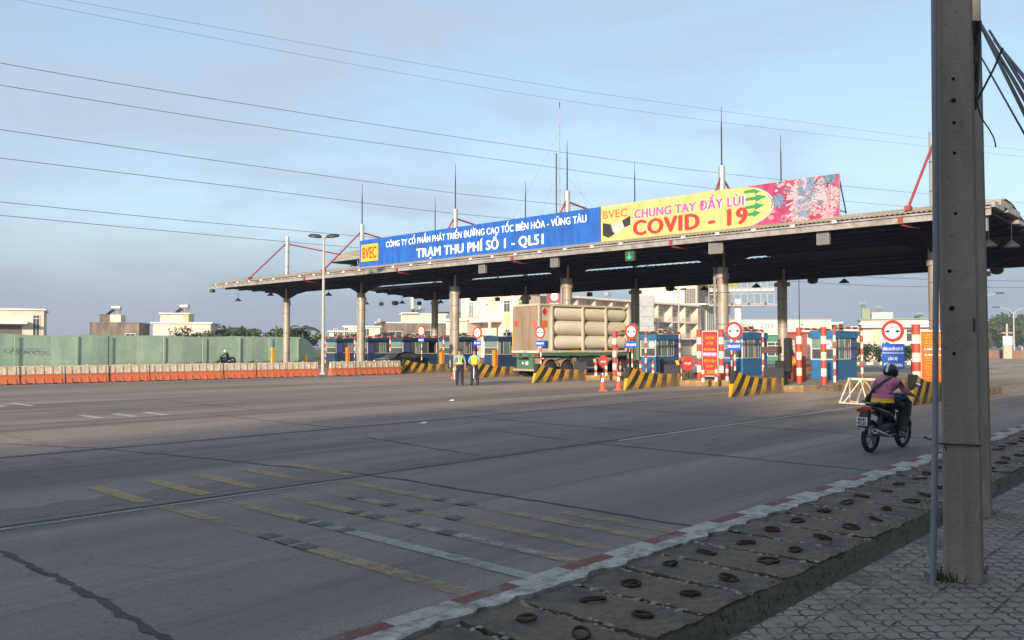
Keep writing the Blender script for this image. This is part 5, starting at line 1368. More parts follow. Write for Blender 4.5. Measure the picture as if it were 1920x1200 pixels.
def truck_wheel(x, y, w=.30, r=.50):
    b = MB(); q = 1 if y > 1 else -1
    prof = [(.30, -w / 2), (.44, -w / 2), (r, -w / 2 + .05), (r, w / 2 - .05), (.44, w / 2), (.30, w / 2)]
    b.tube([(x, y + a, r) for _, a in prof], [c for c, _ in prof], RUBBER, 28); o = b.build('wheel', trk, True)
    rimm = mat('truck_rim', (.26, .23, .19), .6, .15, 5)
    b = MB(); b.torus((x, y + q * (w / 2 + .002), r), .27, .035, rimm, 'y', 24, 8); b.tube([(x, y + q * w * .2, r), (x, y + q * (w / 2 + .01), r)], .13, rimm, 14)
    b.build('rim', o, True)
for x in (.95, 2.27, 7.3, 8.5):
    for y in (.18, .52, TW - .52, TW - .18): truck_wheel(x, y)
b = MB()
for x in (.95, 2.27):
    n = 10; P = [(x + .60 * math.cos(a), .5 + .60 * math.sin(a)) for a in [math.pi * (.08 + .84 * i / n) for i in range(n + 1)]]
    for p, q in zip(P[:-1], P[1:]): b.add([(p[0], -.02, p[1]), (q[0], -.02, q[1]), (q[0], .75, q[1]), (p[0], .75, p[1]), (p[0] * .0 + x + (p[0] - x) * 1.04, -.02, .5 + (p[1] - .5) * 1.04), (x + (q[0] - x) * 1.04, -.02, .5 + (q[1] - .5) * 1.04)], [(0, 1, 2, 3), (0, 4, 5, 1)], TKD)
b.build('mudguard', trk)
b = MB(); b.box(3.4, 4.5, .03, .5, .6, 1.2, mat('toolbox_dark', (.035, .035, .035), .6, .2, 4)); b.build('toolbox', trk)
b = MB(); b.box(.15, .2, .05, .6, .4, 1.2, TKD); b.build('mud_flap', trk)
b = MB(); b.bevel_box(8.3, 10.2, .02, TW - .02, .65, 2.85, mat('cab_green', (.06, .13, .09), .4, .05, 2), .12); b.box(8.6, 10.0, -.0, .018, 1.8, 2.5, GLASS); b.build('cab', trk)

# ================================================================ CARS
def car(lab, loc, rz, paint, name='parked_car'):
    t = thing(name, lab, 'car', loc, rz)
    side = [(-2.2, .35), (-2.25, .62), (-2.2, .88), (-1.55, .97), (-1.0, 1.28), (-.55, 1.41), (.15, 1.43), (.6, 1.33), (1.15, .99), (1.9, .88), (2.2, .72), (2.25, .5), (2.2, .33)]
    b = MB(); vs = []; n = len(side); ws = (.80, .86, .86, .80)
    for k, (yy, sc) in enumerate(((-.80, .93), (-.88, 1.0), (.88, 1.0), (.80, .93))):
        for x, z in side:
            zz = z; inn = max(0, (z - .95)) * .55
            y = math.copysign(abs(yy) - inn, yy); vs.append((x * (1 if sc == 1 else .985), y, .33 + (zz - .33) * (1 if sc == 1 else 1)))
    fs = []
    for k in range(3):
        for i in range(n): fs.append((k * n + i, k * n + (i + 1) % n, (k + 1) * n + (i + 1) % n, (k + 1) * n + i))
    fs += [tuple(range(n)), tuple(reversed(range(3 * n, 4 * n)))]
    b.add(vs, fs, paint); b.build('body', t)
    for s in (1, -1):
        b = MB(); b.prism([(-1.40, .98), (-.98, 1.23), (-.12, 1.34), (-.12, .98)], s * .80, s * .815, GLASS); b.prism([(-.06, .98), (-.06, 1.34), (.5, 1.27), (.98, .98)], s * .80, s * .815, GLASS); b.build('side_window', t)
        for x in (-1.35, 1.4):
            b = MB(); b.tube([(x, s * .70, .32), (x, s * .89, .32)], .32, RUBBER, 22); w = b.build('wheel', t, True)
            b = MB(); b.tube([(x, s * .885, .32), (x, s * .90, .32)], .2, MGREY, 16); b.build('rim', w)
        b = MB(); b.ball((2.1, s * .62, .72), .14, mat('headlamp_glass', (.6, .6, .6), .1), 10, 8, (.7, 1.2, .6)); b.build('headlight', t, True)
        b = MB(); b.ball((.75, s * .95, 1.02), .09, paint, 8, 6, (.7, 1, .7)); b.build('mirror', t, True)
    b = MB(); b.add([(.66, -.60, 1.325), (.66, .60, 1.325), (1.16, .72, 1.005), (1.16, -.72, 1.005)], [(0, 1, 2, 3)], GLASS); b.build('windscreen', t)
    return t
car('black saloon car driving behind the orange barriers', W(42.3, 51.0), RZ + math.pi, mat('car_black', (.012, .013, .016), .2, .05, 2, spec=.7), 'saloon_car')
car('grey blue car coming through the lane left of the red banner', W(46.0, 24.9), RZ + math.pi, mat('car_grey_blue', (.10, .13, .19), .3, .05, 2, spec=.6), 'saloon_car')
HAZE = .0005
# ================================================================ GREEN SHEET FENCE
g = G('green_hoarding_sheet')
c = g.mix(g.ramp(g.noise(.35, (1, 1, 1), 6, .65), .35, .65), (.25, .385, .285), (.33, .475, .36))
c = g.mix(g.ramp(g.noise(1.4, (.6, 1, 2.2), 7, .7, .8), .55, .66, 0, .6), c, (.19, .315, .25))
c = g.mix(g.ramp(g.z, .0, .5, .6, 0), c, (.27, .31, .21))
c = g.mix(g.ramp(g.noise(.9, (1, 1, .4), 5, .6), .62, .72, 0, .5), c, (.40, .52, .41))
g.bump(g.noise(.8, (1, 1, .5), 3), .25, .2)
FENM = g.done(c, .7, .25)
FV = 80.0
fence = thing('hoarding_fence', 'long green sheet hoarding fence beyond the orange barriers, with faded scribbles', 'fence', W(0, FV))
b = MB(); fr_ = random.Random(4); us = [-14 + i * .75 for i in range(93)]; last = None
for i, x in enumerate(us):
    top = 2.85 + (.05 if int(x / 6.2) % 2 else 0) + .03 * math.sin(x * .9)
    if x > 52: top -= max(0, x - 52) ** 2 * .16
    y = .06 * math.sin(x * .8) + fr_.uniform(-.02, .02) + (max(0, x - 52) * .5)
    if last: b.add([(last[0], last[1], 0), (x, y, 0), (x, y, top), (last[0], last[1], last[2])], [(0, 1, 2, 3)], FENM)
    last = (x, y, max(.5, top))
b.build('sheet', fence, True, fix=False)
FPOST = mat('fence_post_steel', (.33, .42, .36), .6, .1, 4)
for x in (18.6, 23.5, 28.5, 31.3, 36.5, 40.5, 44.5, 48, 51.5): 
    b = MB(); b.box(x - .03, x + .03, -.22, -.15, 0, 2.8, FPOST if x != 31.3 else DARKMETAL); b.build('post', fence)
INK = mat('faded_ink', (.06, .11, .10), .8)
letters(fence, 'CẤM CỌC', 3.0, .62, mat('faded_ink_light', (.075, .145, .12), .8), (24.2, -.20, 1.55), FACE_SIDE, name='scribble')
letters(fence, 'KHOAN', 1.8, .38, INK, (17.2, -.2, 1.45), FACE_SIDE, name='scribble')
b = MB(); wr = random.Random(9)
WEEDD = mat('dry_weed', (.05, .055, .025), .9, .4, 10)
for i in range(900):
    x = wr.uniform(38, 53); z = wr.uniform(.05, .5) * (.4 + .6 * abs(math.sin(x * 1.7))); a = wr.uniform(0, 6.28); y = -1.5 + wr.uniform(-.5, .5)
    b.add([(x - .05, y, 0), (x + .05, y, 0), (x + .12 * math.cos(a), y + .1 * math.sin(a), z)], [(0, 1, 2)], WEEDD)
tag(struct(b.build('weeds', fix=False), 'stuff'), 'dark weeds along the foot of the green fence', 'weeds').matrix_world = Matrix.Translation(W(0, FV)) @ Matrix.Rotation(RZ, 4, 'Z')

# ================================================================ HOUSES
WALLW = mat('cream_render', (.66, .585, .50), .85, .06, .5, dirt=((.48, .42, .35), .5, .36, (1, 1, .4)))
WALLP = mat('pale_pink_render', (.68, .57, .49), .85, .06, .4, dirt=((.5, .41, .35), .45, .34, (1, 1, .35)))
WALLG = mat('bare_grey_render', (.25, .215, .18), .9, .25, .6, dirt=((.085, .075, .066), .9, .52, (1, 1, .3)))
WALLY = mat('yellow_ochre_panel', (.60, .45, .25), .85, .08, .6)
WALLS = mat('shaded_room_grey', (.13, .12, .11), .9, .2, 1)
TRIM = mat('white_trim', (.76, .73, .68), .8, .05, 1)
RAILM = mat('balcony_rail', (.42, .38, .34), .6)
def window(t, x0, x1, z0, z1, y, m=None, mull=1, axis='y', fr=.06):
    "framed window on a wall: axis y = on a -v face at y, axis x = on a -u face at x=y"
    m = m or GLASS; b = MB(); q = MB()
    def bxx(bb, a0, a1, c0, c1, d0, d1, mm): bb.box(a0, a1, y - d1, y - d0, c0, c1, mm) if axis == 'y' else bb.box(y - d1, y - d0, a0, a1, c0, c1, mm)
    bxx(b, x0, x1, z0, z0 + fr, .0, .07, TRIM); bxx(b, x0, x1, z1 - fr, z1, .0, .07, TRIM); bxx(b, x0, x0 + fr, z0 + fr, z1 - fr, .0, .07, TRIM); bxx(b, x1 - fr, x1, z0 + fr, z1 - fr, .0, .07, TRIM)
    for k in range(mull):
        xx = x0 + (x1 - x0) * (k + 1) / (mull + 1); bxx(b, xx - fr * .4, xx + fr * .4, z0 + fr, z1 - fr, 0, .06, TRIM)
    if z1 - z0 > 1.3: bxx(b, x0 + fr, x1 - fr, z1 - .5, z1 - .44, 0, .05, TRIM)
    w = b.build('window', t); bxx(q, x0 + fr, x1 - fr, z0 + fr, z1 - fr, .005, .03, m); q.build('pane', w)
    return w
def rail(t, x0, x1, z, y, axis='y', m=None, h=1.0):
    b = MB(); m = m or RAILM
    P = (lambda x, zz: (x, y, zz)) if axis == 'y' else (lambda x, zz: (y, x, zz))
    for zz in (z + h, z + h * .5, z + .08): b.tube([P(x0, zz), P(x1, zz)], .03, m, 5)
    n = max(2, int((x1 - x0) / .3))
    for i in range(n + 1): x = x0 + (x1 - x0) * i / n; b.tube([P(x, z), P(x, z + h)], .02, m, 4)
    b.build('balcony_rail', t)
def water_tank(loc, lab, group='roof water tanks', rz=None, solar=True, s=.8):
    t = thing('water_tank', lab, 'water tank', loc, RZ if rz is None else rz, group); t.scale = (s, s, s * .85)
    b = MB(); b.tube([(-.75, 0, 1.5), (-.7, 0, 1.5), (.7, 0, 1.5), (.75, 0, 1.5)], [.3, .55, .55, .3], STEEL_P, 16); b.build('tank', t, True)
    b = MB()
    for x in (-.5, .5):
        for y in (-.4, .4): b.tube([(x, y, 0), (x, y * .8, 1.2)], .04, DARKMETAL, 5)
    b.build('stand', t)
    if solar:
        b = MB(); b.add([(-1.6, -.8, .1), (-1.6, .8, .1), (-.55, .8, 1.15), (-.55, -.8, 1.15), (-1.6, -.8, .02), (-1.6, .8, .02), (-.55, .8, 1.05), (-.55, -.8, 1.05)], [(0, 1, 2, 3), (4, 7, 6, 5), (0, 4, 5, 1), (1, 5, 6, 2), (2, 6, 7, 3), (3, 7, 4, 0)], GLASS); b.build('solar_panel', t)
# terrace along the far side of the road: one house per bay
HV, BAY = 86.0, 4.9
def terrace(lab, u, wall, h=10.2, style=0):
    t = thing('terrace_house', lab, 'house', W(u, HV), None, 'terrace houses beyond the toll station')
    b = MB(); b.box(0, BAY, 1.6, 15, 0, h - .35, wall); b.box(0, .18, 0, 1.59, 3.4, h - .35, wall); b.box(BAY - .18, BAY - .003, 0, 1.59, 3.4, h - .35, wall); b.build('wall', t)
    b = MB(); b.box(-.02, BAY + .0, -.35, 15.1, h - .345, h, TRIM); b.build('roof', t)
    for f, z in enumerate((3.4, 6.6)):
        b = MB(); b.box(0.181, BAY - .185, -.05, 1.595, z - .2, z, TRIM); b.build('balcony_floor', t)
        rail(t, .2, BAY - .2, z, .06)
        window(t, .5, 1.9, z + .1, z + 2.5, 1.6, GLASS, 1); window(t, 2.6, 4.2, z + .9, z + 2.4, 1.6, GLASSG if style else GLASS, 1)
    b = MB(); b.box(.5, BAY - .5, 1.52, 1.6, .1, 2.9, mat('roller_shutter', (.32, .30, .27), .6, .1, 2)); b.build('shutter', t)
    return t
names = ['next to the corner house, under the maroon sign', 'second bay, above the truck cylinders', 'third bay, above the truck cylinders', 'fourth bay, above the truck cylinders', 'fifth bay, left of the dark rear column', 'sixth bay, behind the dark rear column', 'behind the tall grey hoarding', 'right of the tall grey hoarding', 'with pale balconies left of the tall lamp post', 'last bay beside the glass fronted block']
for i, nm in enumerate(names): terrace('cream terrace house with recessed balconies, ' + nm, 99.6 + i * BAY, WALLW if i % 3 else WALLP, 10.2 if i != 2 else 10.25, i % 2)
# corner house: lit gable wall turned to the toll station
t = thing('corner_house', 'large cream corner house with its wide lit side wall left of the truck', 'house', W(97.0, HV))
b = MB(); b.box(.02, 2.55, 0, 15.2, 0, 10.1, WALLP); b.box(-3.2, .0, 10.4, 15.4, 0, 6.0, WALLW); b.box(-.5, .018, 2.55, 3.4, 0, 10.1, TRIM); b.build('wall', t)
b = MB(); b.box(-.8, 2.58, -.4, 5.6, 10.105, 10.5, TRIM); b.box(-.5, 2.58, 5.62, 15.4, 10.105, 10.35, TRIM); b.box(-3.6, -.005, 10.1, 15.6, 6.005, 6.35, TRIM); b.build('roof', t)
for y0, y1, z0, z1, m in ((3.9, 5.3, 7.3, 9.2, GLASS), (.4, 2.2, 7.4, 9.4, GLASSG), (.4, 2.2, 3.2, 5.0, GLASSG), (3.9, 5.0, 3.0, 4.6, GLASS), (8.8, 9.4, 8.4, 8.9, GLASS), (12.2, 13.3, 6.6, 9.2, GLASSG)): window(t, y0, y1, z0, z1, .02 if not (2.4 < y0 < 3.4) else -.5, m, 1, 'x')
window(t, 12.3, 14.6, 3.2, 4.4, -3.2, GLASS, 3, 'x')
b = MB(); b.box(-.03, .018, .3, 2.3, 5.1, 7.3, WALLY); b.box(-.03, .018, 3.7, 5.2, 4.8, 7.2, WALLY); b.build('tile_panel', t)
b = MB(); b.box(-2.2, .018, 10.9, 14.6, 6.36, 6.4, TRIM); b.build('balcony_floor', t); rail(t, 11.0, 14.6, 6.4, -2.2, 'x'); rail(t, -2.2, 0, 6.4, 11.0)
b = MB(); b.box(-2.9, .018, 5.6, 10.3, 5.7, 6.0, TRIM); b.box(-2.9, -2.6, 5.6, 5.9, 0, 5.7, TRIM); b.build('porch', t)
# tall block with yellow crown
t = thing('apartment_block', 'tall cream block with a yellow roof panel and glass front', 'building', W(149.0, HV))
b = MB(); b.box(.0, 14, .6, 14.5, 0, 14.2, WALLP); b.box(-.0, .3, -.4, .59, 0, 10, WALLG); b.build('wall', t)
b = MB(); b.box(.2, 14, -1.2, 4.5, 14.205, 16.2, mat('yellow_crown', (.62, .56, .13), .7, .08, 1)); b.build('crown', t)
b = MB(); b.box(.3, 14, -1.3, .6, 10.2, 10.5, TRIM); b.build('balcony_floor', t); rail(t, .4, 13.8, 10.5, -1.2, h=1.3)
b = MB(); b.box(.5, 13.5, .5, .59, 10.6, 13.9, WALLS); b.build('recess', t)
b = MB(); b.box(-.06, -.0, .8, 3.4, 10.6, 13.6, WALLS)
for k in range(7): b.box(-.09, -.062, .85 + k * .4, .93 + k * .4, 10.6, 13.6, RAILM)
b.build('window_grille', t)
for i in range(4): window(t, .6 + i * 3.3, 3.7 + i * 3.3, 4.2, 9.8, .6, GLASSG, 3, fr=.14)
for i in range(4): window(t, .6 + i * 3.3, 3.7 + i * 3.3, .4, 3.2, .6, GLASS, 2, fr=.12)
water_tank(W(122, HV + 3, 10.25), 'round steel water tank on legs on the terrace roof left of the dark rear column', solar=False)
water_tank(W(150.5, HV + 5, 14.25), 'roof water tank and solar panel on the tall cream block')
# tall grey advertisement hoarding seen from its back
t = thing('roof_hoarding', 'tall pale grey sheet hoarding standing before the terrace, right of the dark rear column', 'hoarding', W(122, 80.9), RZ + R(12))
b = MB(); b.box(-.1, .1, -1.5, 1.5, 2.0, 10.7, mat('pale_grey_sheet', (.36, .39, .40), .7, .14, 1.0, dirt=((.22, .25, .26), 1, .4))); b.build('panel', t)
b = MB()
for z in (3.5, 5.3, 7.0, 8.8): b.box(-.16, -.1, -1.5, 1.5, z, z + .08, mat('sheet_seam', (.24, .26, .27), .7))
for y in (-1.2, 1.2): b.tube([(.2, y, 0), (.2, y, 10.5)], .09, DARKMETAL, 6)
b.build('frame', t)
t = thing('shop_sign', 'maroon square sign with a white round emblem and GREE lettering above the truck', 'sign', W(100.0, 83.4, 7.9), RZ + R(24))
MAROON = mat('maroon_sign', (.20, .018, .035), .5, .08, 2)
b = MB(); b.box(-.12, .12, -1.15, 1.15, 0, 2.6, MAROON); b.build('panel', t)
b = MB(); ring_ = [(.62 * math.cos(a), 1.72 + .62 * math.sin(a)) for a in [6.2832 * k / 26 for k in range(26)]]; b.prism([(p[0] - .18, p[1]) for p in ring_], -.15, -.125, SWHITE, 'x'); em = b.build('emblem', t)
b = MB(); b.box(-.17, -.152, -.85, -.05, 1.60, 1.74, MAROON); b.box(-.17, -.152, -.30, -.14, 1.22, 1.6, MAROON); b.build('emblem_mark', em)
letters(t, 'GREE', 1.6, .62, SWHITE, (-.13, -.1, .42), bold=.03)
b = MB(); b.tube([(.2, .6, -7.9), (.2, .6, 2.4)], .1, DARKMETAL, 6); b.tube([(.2, -.6, -7.9), (.2, -.6, 2.4)], .1, DARKMETAL, 6); b.build('leg', t)

def at(px, py, Y):
    "survey point: a place Y metres ahead, seen at photo column px, row py"
    x = (px - 960) / 1558.0; e = math.tan(math.atan2(600 - py, 1558) + R(1.80))
    return Vector((x * Y, Y, EYE + e * Y))
def block(name, lab, px0, px1, top, Y, wall, depth=8, rot=0.0, cat='house', wins=(), roof=None, group=None, over=.25):
    "a plain house seen square on: spans px0..px1, its roof at photo row top, Y metres ahead"
    a, c = at(px0, top, Y), at(px1, top, Y); w = (c.x - a.x); h = a.z
    t = thing(name, lab, cat, ((a.x + c.x) / 2, Y, 0), rot, group)
    b = MB(); b.box(-w / 2, w / 2, 0, depth, 0, h - .2, wall); b.build('wall', t)
    b = MB(); b.box(-w / 2 - over, w / 2 + over, -over, depth + over, h - .195, h, roof or TRIM); b.build('roof', t)
    for (x0, x1, z0, z1, m) in wins: window(t, -w / 2 + w * x0, -w / 2 + w * x1, z0, z1, 0.0, m, 1)
    return t, w, h
# houses behind the green fence
t, w, h = block('house', 'white flat roofed house with a dark porch opening at the left edge, behind the fence', -60, 72, 578, 108, WALLW, 9, R(27), wins=((.86, .95, 2.2, 6.0, GLASS),))
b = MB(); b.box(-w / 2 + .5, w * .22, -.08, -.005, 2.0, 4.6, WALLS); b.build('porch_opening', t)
b = MB(); b.box(-w / 2 - .5, w * .30, -1.6, -.085, 4.75, 5.1, TRIM); b.build('porch_roof', t)
t, w, h = block('house', 'bare grey concrete house with a small white stair tower, behind the fence', 172, 257, 604, 112, WALLG, 8, R(14), roof=WALLG, over=.05, wins=((.72, .93, 2.0, 3.6, GLASS),))
b = MB(); b.box(-w * .34, w * .02, 1.0, 4, h, h + 1.0, WALLG); b.box(-w * .34, -w * .15, .9, 4, h + 1.0, h + 1.1, WALLG); b.box(.0 - w * .12, w * .10, .8, 3.8, h, h + 1.05, WALLW); b.build('stair_tower', t)
water_tank((t.location.x - .9, t.location.y + 2.5, h + 1.05), 'steel water tank and solar panel on the bare grey house', rz=R(5))
t2, w2, h2 = block('house', 'cream house with stepped roof behind the fence, left of the palms', 290, 392, 604, 112, WALLW, 8, R(12), wins=())
b = MB(); b.box(-w2 * .38, w2 * .02, .2, 4.5, h2, h2 + 1.1, WALLW); b.box(-w2 * .4, w2 * .14, -.1, 4.8, h2 + 1.1, h2 + 1.25, TRIM); b.box(w2 * .02, w2 * .11, .1, 4.4, h2, h2 + 1.1, WALLY); b.build('stair_tower', t2)
water_tank((t2.location.x - .6, t2.location.y + 2.5, h2 + 1.25), 'steel water tank and solar panel on the cream house behind the fence', rz=R(-5))
# houses in the middle, beyond the far booths
MID = [('small white house at the end of the green fence', 618, 668, 620, 120, WALLW, 12), ('low white house behind the second front column', 646, 712, 611, 128, WALLW, 10), ('long stained grey concrete house wall behind the black car', 706, 868, 604, 140, WALLG, 8),
       ('white penthouse house with a tall steel tank above the grey wall', 752, 836, 588, 152, WALLP, 8)]
for nm, a, c, top, Y, wl, r_ in MID:
    t, w, h = block('house', nm, a, c, top, Y, wl, 8, R(r_), wins=((.55, .7, h - 2.2 if False else 3.4, 4.6, GLASS), (.15, .3, 3.2, 4.4, GLASS)))
    if 'penthouse' in nm:
        b = MB(); b.box(-w * .5, -w * .12, -.8, 3, h, h + .18, TRIM); b.box(-w * .34, -w * .12, .2, 3, h - 1.2, h - .002, WALLW); b.build('stair_tower', t)
        b = MB(); b.lathe([(.3, 0), (.5, .2), (.5, 2.4), (.3, 2.6)], STEEL_P, 16, (0, 0, .6)); tk = thing('water_tank', 'tall upright steel water tank on the white penthouse', 'water tank', (t.location.x - w * .26, t.location.y + 1.5, h + .18), 0, 'roof water tanks'); b.build('tank', tk, True)
        b = MB(); b.cyl(0, 0, 0, .6, .35, DARKMETAL, 10); b.build('stand', tk)
        water_tank((t.location.x - .6, t.location.y + 2, h + .1), 'low solar water heater on the white penthouse roof')
        b = MB()
        for x in (w * .5, w * .82): b.tube([(x, .5, h - 3.6), (x, .5, h + .3)], .1, DARKMETAL, 5)
        b.box(w * .3, w * .84, .3, 3, h + .15, h + .35, DARKMETAL); b.build('pergola', t)
water_tank(at(712, 608, 130) + Vector((0, 2, -.4)), 'small steel water tank on the low white house right of the second front column')
# beyond the right hand booths
t, w, h = block('warehouse', 'long cream warehouse with a white lettered fascia behind the bare billboard', 1362, 1556, 598, 210, WALLW, 14, R(-4), 'warehouse', roof=mat('warehouse_roof', (.42, .36, .28), .7, .1, 1))
b = MB(); b.box(-w / 2 + .3, -w * .02, -.35, -.27, h - 2.9, h - .5, TRIM); b.build('fascia_board', t)
letters(t, 'ISO 9001 : 2015', w * .42, 1.25, SRED, (-w * .26, -.36, h - 1.7), FACE_SIDE, bold=.01)
block('shop_house', 'green fronted low shop behind the dark rear column', 1428, 1470, 625, 105, mat('green_shop_front', (.03, .16, .10), .6, .12, 1), 6, R(-16), 'shop', wins=((.25, .95, .6, 2.4, GLASS),))
block('shop_house', 'dark fronted low shop with a red awning right of the dark rear column', 1466, 1512, 622, 108, mat('dull_red_shop', (.22, .06, .05), .7, .15, 1), 6, R(-17), 'shop', wins=((.1, .5, .6, 2.6, GLASSG),), roof=mat('red_awning', (.30, .05, .04), .7))
block('shop_house', 'low cream shop with a flat roof above the nearest booth', 1508, 1575, 604, 118, WALLW, 7, R(-19), 'shop', wins=((.1, .5, 3.0, 4.0, GLASS),))
block('house', 'low cream house strip behind the nearest booth and the largest width sign', 1545, 1640, 612, 125, WALLW, 6, R(-20), wins=((.6, .7, 3.3, 4.2, GLASS), (.75, .85, 3.3, 4.2, GLASS)))
t, w, h = block('villa', 'white two storey house with a balcony window above the dark hedge', 1622, 1775, 605, 98, WALLW, 9, R(-21), 'house', wins=((.50, .66, 2.4, 3.9, GLASS), (.12, .22, 2.2, 3.8, WALLY), (.8, .95, 2.4, 3.9, GLASS)))
b = MB(); b.box(-w * .5, w * .5, -.9, -.3, h - .55, h - .3, TRIM); b.box(-w * .05, w * .5, -.5, -.02, 1.9, 2.2, TRIM); b.build('eaves', t)
t, w, h = block('house', 'green roofed house with stair tower and tanks behind the white house', 1620, 1760, 597, 118, WALLP, 9, R(-21), wins=((.45, .6, 4.0, 5.0, GLASS),), roof=mat('green_tin_roof', (.14, .25, .18), .6, .12, 1))
b = MB(); b.box(-w * .48, -w * .38, .5, 3, h, h + 1.5, mat('stair_green', (.22, .27, .2), .8)); b.box(-w * .36, -w * .1, .3, 4, h, h + .9, WALLW); b.build('stair_tower', t)
for dx, lab in ((-.44, 'round steel tank on the stair tower of the green roofed house'), (-.22, 'bright steel tank on the green roofed house'), (.34, 'roof tank at the right of the green roofed house')):
    water_tank((t.location.x + w * dx, t.location.y + 2, h + (1.5 if dx < -.4 else .9 if dx < 0 else 0)), lab, rz=R(20), solar=dx > 0, s=.55)

# bare steel billboard on a white mast
t = thing('billboard_frame', 'bare steel billboard frame on a thick white mast behind the canopy', 'billboard', tuple(at(1384, 700, 165).xy) + (0,), R(-14))
BST = mat('billboard_steel', (.42, .42, .42), .6, .1, 1)
b = MB(); b.tube([(0, 0, 0), (0, 0, 11.2)], .68, WHITE, 16); b.box(-1.1, 1.1, -.9, .9, 4.6, 4.8, BST); b.build('mast', t, True)
b = MB(); x0, x1, z0, z1 = -5.6, 6.9, 10.2, 16.2
for y in (-.9, .9):
    for z in (z0, 12.2, 13.4, z1): b.tube([(x0, y, z), (x1, y, z)], .07, BST, 4)
    for i in range(11): x = x0 + (x1 - x0) * i / 10; b.tube([(x, y, z0), (x, y, z1)], .06, BST, 4)
for i in range(5):
    x = x0 + (x1 - x0) * i / 5; b.tube([(x, -.9, z0), (x + 2.4, .9, 13.2)], .05, BST, 4); b.tube([(x, .9, 13.2), (x + 2.4, -.9, z1)], .05, BST, 4)
b.build('frame', t)
b = MB(); b.tube([(x0, 0, 13.0), (x1, 0, 13.0)], .32, WHITE, 10); b.build('cross_beam', t)
b = MB(); b.box(x0, x1 + .5, -1.9, -.95, 9.8, 9.95, BST)
for i in range(4): b.box(x0 + 1 + i * 3.2, x0 + 1.4 + i * 3.2, -2.1, -1.8, 9.96, 10.4, DARKMETAL)
b.build('catwalk', t)

# ================================================================ VEGETATION
LEAFS = [mat('leaf_mid', (.045, .078, .030), .75, .3, 2, spec=.3), mat('leaf_dark', (.022, .042, .020), .75, .3, 2, spec=.3), mat('leaf_light', (.085, .115, .040), .75, .3, 2, spec=.3)]
BARK = mat('bark', (.10, .075, .055), .95, .3, 6, bump=.6, bscale=14)
def crown(b, c, rx, ry, rz, n, size, r, mats=LEAFS, clumps=9):
    cl_ = []
    for _ in range(clumps):
        while True:
            p = Vector((r.uniform(-1, 1), r.uniform(-1, 1), r.uniform(-.8, 1)))
            if .25 < p.length < 1: break
        cl_.append((Vector((p.x * rx, p.y * ry, p.z * rz)) * .8, r.uniform(.28, .5), r.choice(mats)))
    for _ in range(n):
        k, s, mm = r.choice(cl_)
        d = Vector((r.gauss(0, 1), r.gauss(0, 1), r.gauss(0, 1))).normalized() * (r.random() ** .45)
        p = Vector(c) + k + Vector((d.x * rx, d.y * ry, d.z * rz)) * s
        a = Vector((r.gauss(0, 1), r.gauss(0, 1), r.gauss(0, .8))).normalized(); e = a.orthogonal().normalized(); e.rotate(Matrix.Rotation(r.uniform(0, 6.28), 3, a))
        f = a.cross(e); l = size * r.uniform(.6, 1.3); w = l * r.uniform(.35, .6)
        m2 = mm if r.random() < .7 else r.choice(mats)
        b.add([p - e * l, p - f * w, p + e * l, p + f * w], [(0, 1, 2, 3)], m2)
def tree(lab, loc, h, r0, n=900, size=.35, seed=1, group=None, name='tree', mats=LEAFS):
    r = random.Random(seed); t = thing(name, lab, 'tree', loc, 0, group)
    b = MB(); b.tube([(0, 0, 0), (.1, 0, h * .3), (-.05, .1, h * .6)], [r0 * .09, r0 * .07, r0 * .03], BARK, 8)
    for k in range(6):
        a = 6.28 * k / 6 + r.uniform(-.4, .4); z = h * r.uniform(.3, .5); l = r0 * r.uniform(.5, .8)
        b.tube([(.05, 0, z), (l * .5 * math.cos(a), l * .5 * math.sin(a), z + h * .14), (l * math.cos(a), l * math.sin(a), z + h * .3)], [r0 * .04, r0 * .025, r0 * .01], BARK, 6)
    b.build('trunk', t, True)
    b = MB(); crown(b, (0, 0, h * .66), r0, r0, h * .36, n, size, r, mats, 11); b.build('crown', t, fix=False)
    return t
def palm(lab, loc, h, seed=1):
    r = random.Random(seed); t = thing('palm_tree', lab, 'palm tree', loc, 0, 'palms behind the green fence')
    b = MB(); b.tube([(0, 0, 0), (.15, 0, h * .5), (.1, .1, h)], [.22, .16, .13], BARK, 8); b.build('trunk', t, True)
    for k in range(13):
        a = 6.28 * k / 13 + r.uniform(-.2, .2); up = r.uniform(.2, 1.2); Lf = r.uniform(2.2, 2.9); b = MB(); prev = None
        pts = []
        for i in range(9):
            q = i / 8; pts.append(Vector((.1 + math.cos(a) * Lf * q, .1 + math.sin(a) * Lf * q, h + up * Lf * (q - q * q * 1.25) * .9)))
        b.tube(pts, [.03 - .003 * i for i in range(9)], LEAFS[2], 4)
        sd = Vector((-math.sin(a), math.cos(a), 0))
        for i in range(1, 34):
            q = i / 34 * 8; j = int(q); p = pts[j].lerp(pts[min(8, j + 1)], q - j); d = (pts[min(8, j + 1)] - pts[j]).normalized()
            ll = .75 * (1 - abs(i / 34 - .45) * 1.1)
            for s in (1, -1):
                tip = p + sd * s * ll + d * .3 + Vector((0, 0, -.35 * ll)); b.add([p - d * .05, p + d * .05, tip], [(0, 1, 2)], LEAFS[0] if (i + k) % 3 else LEAFS[1])
        b.build('frond', t, fix=False)
    return t
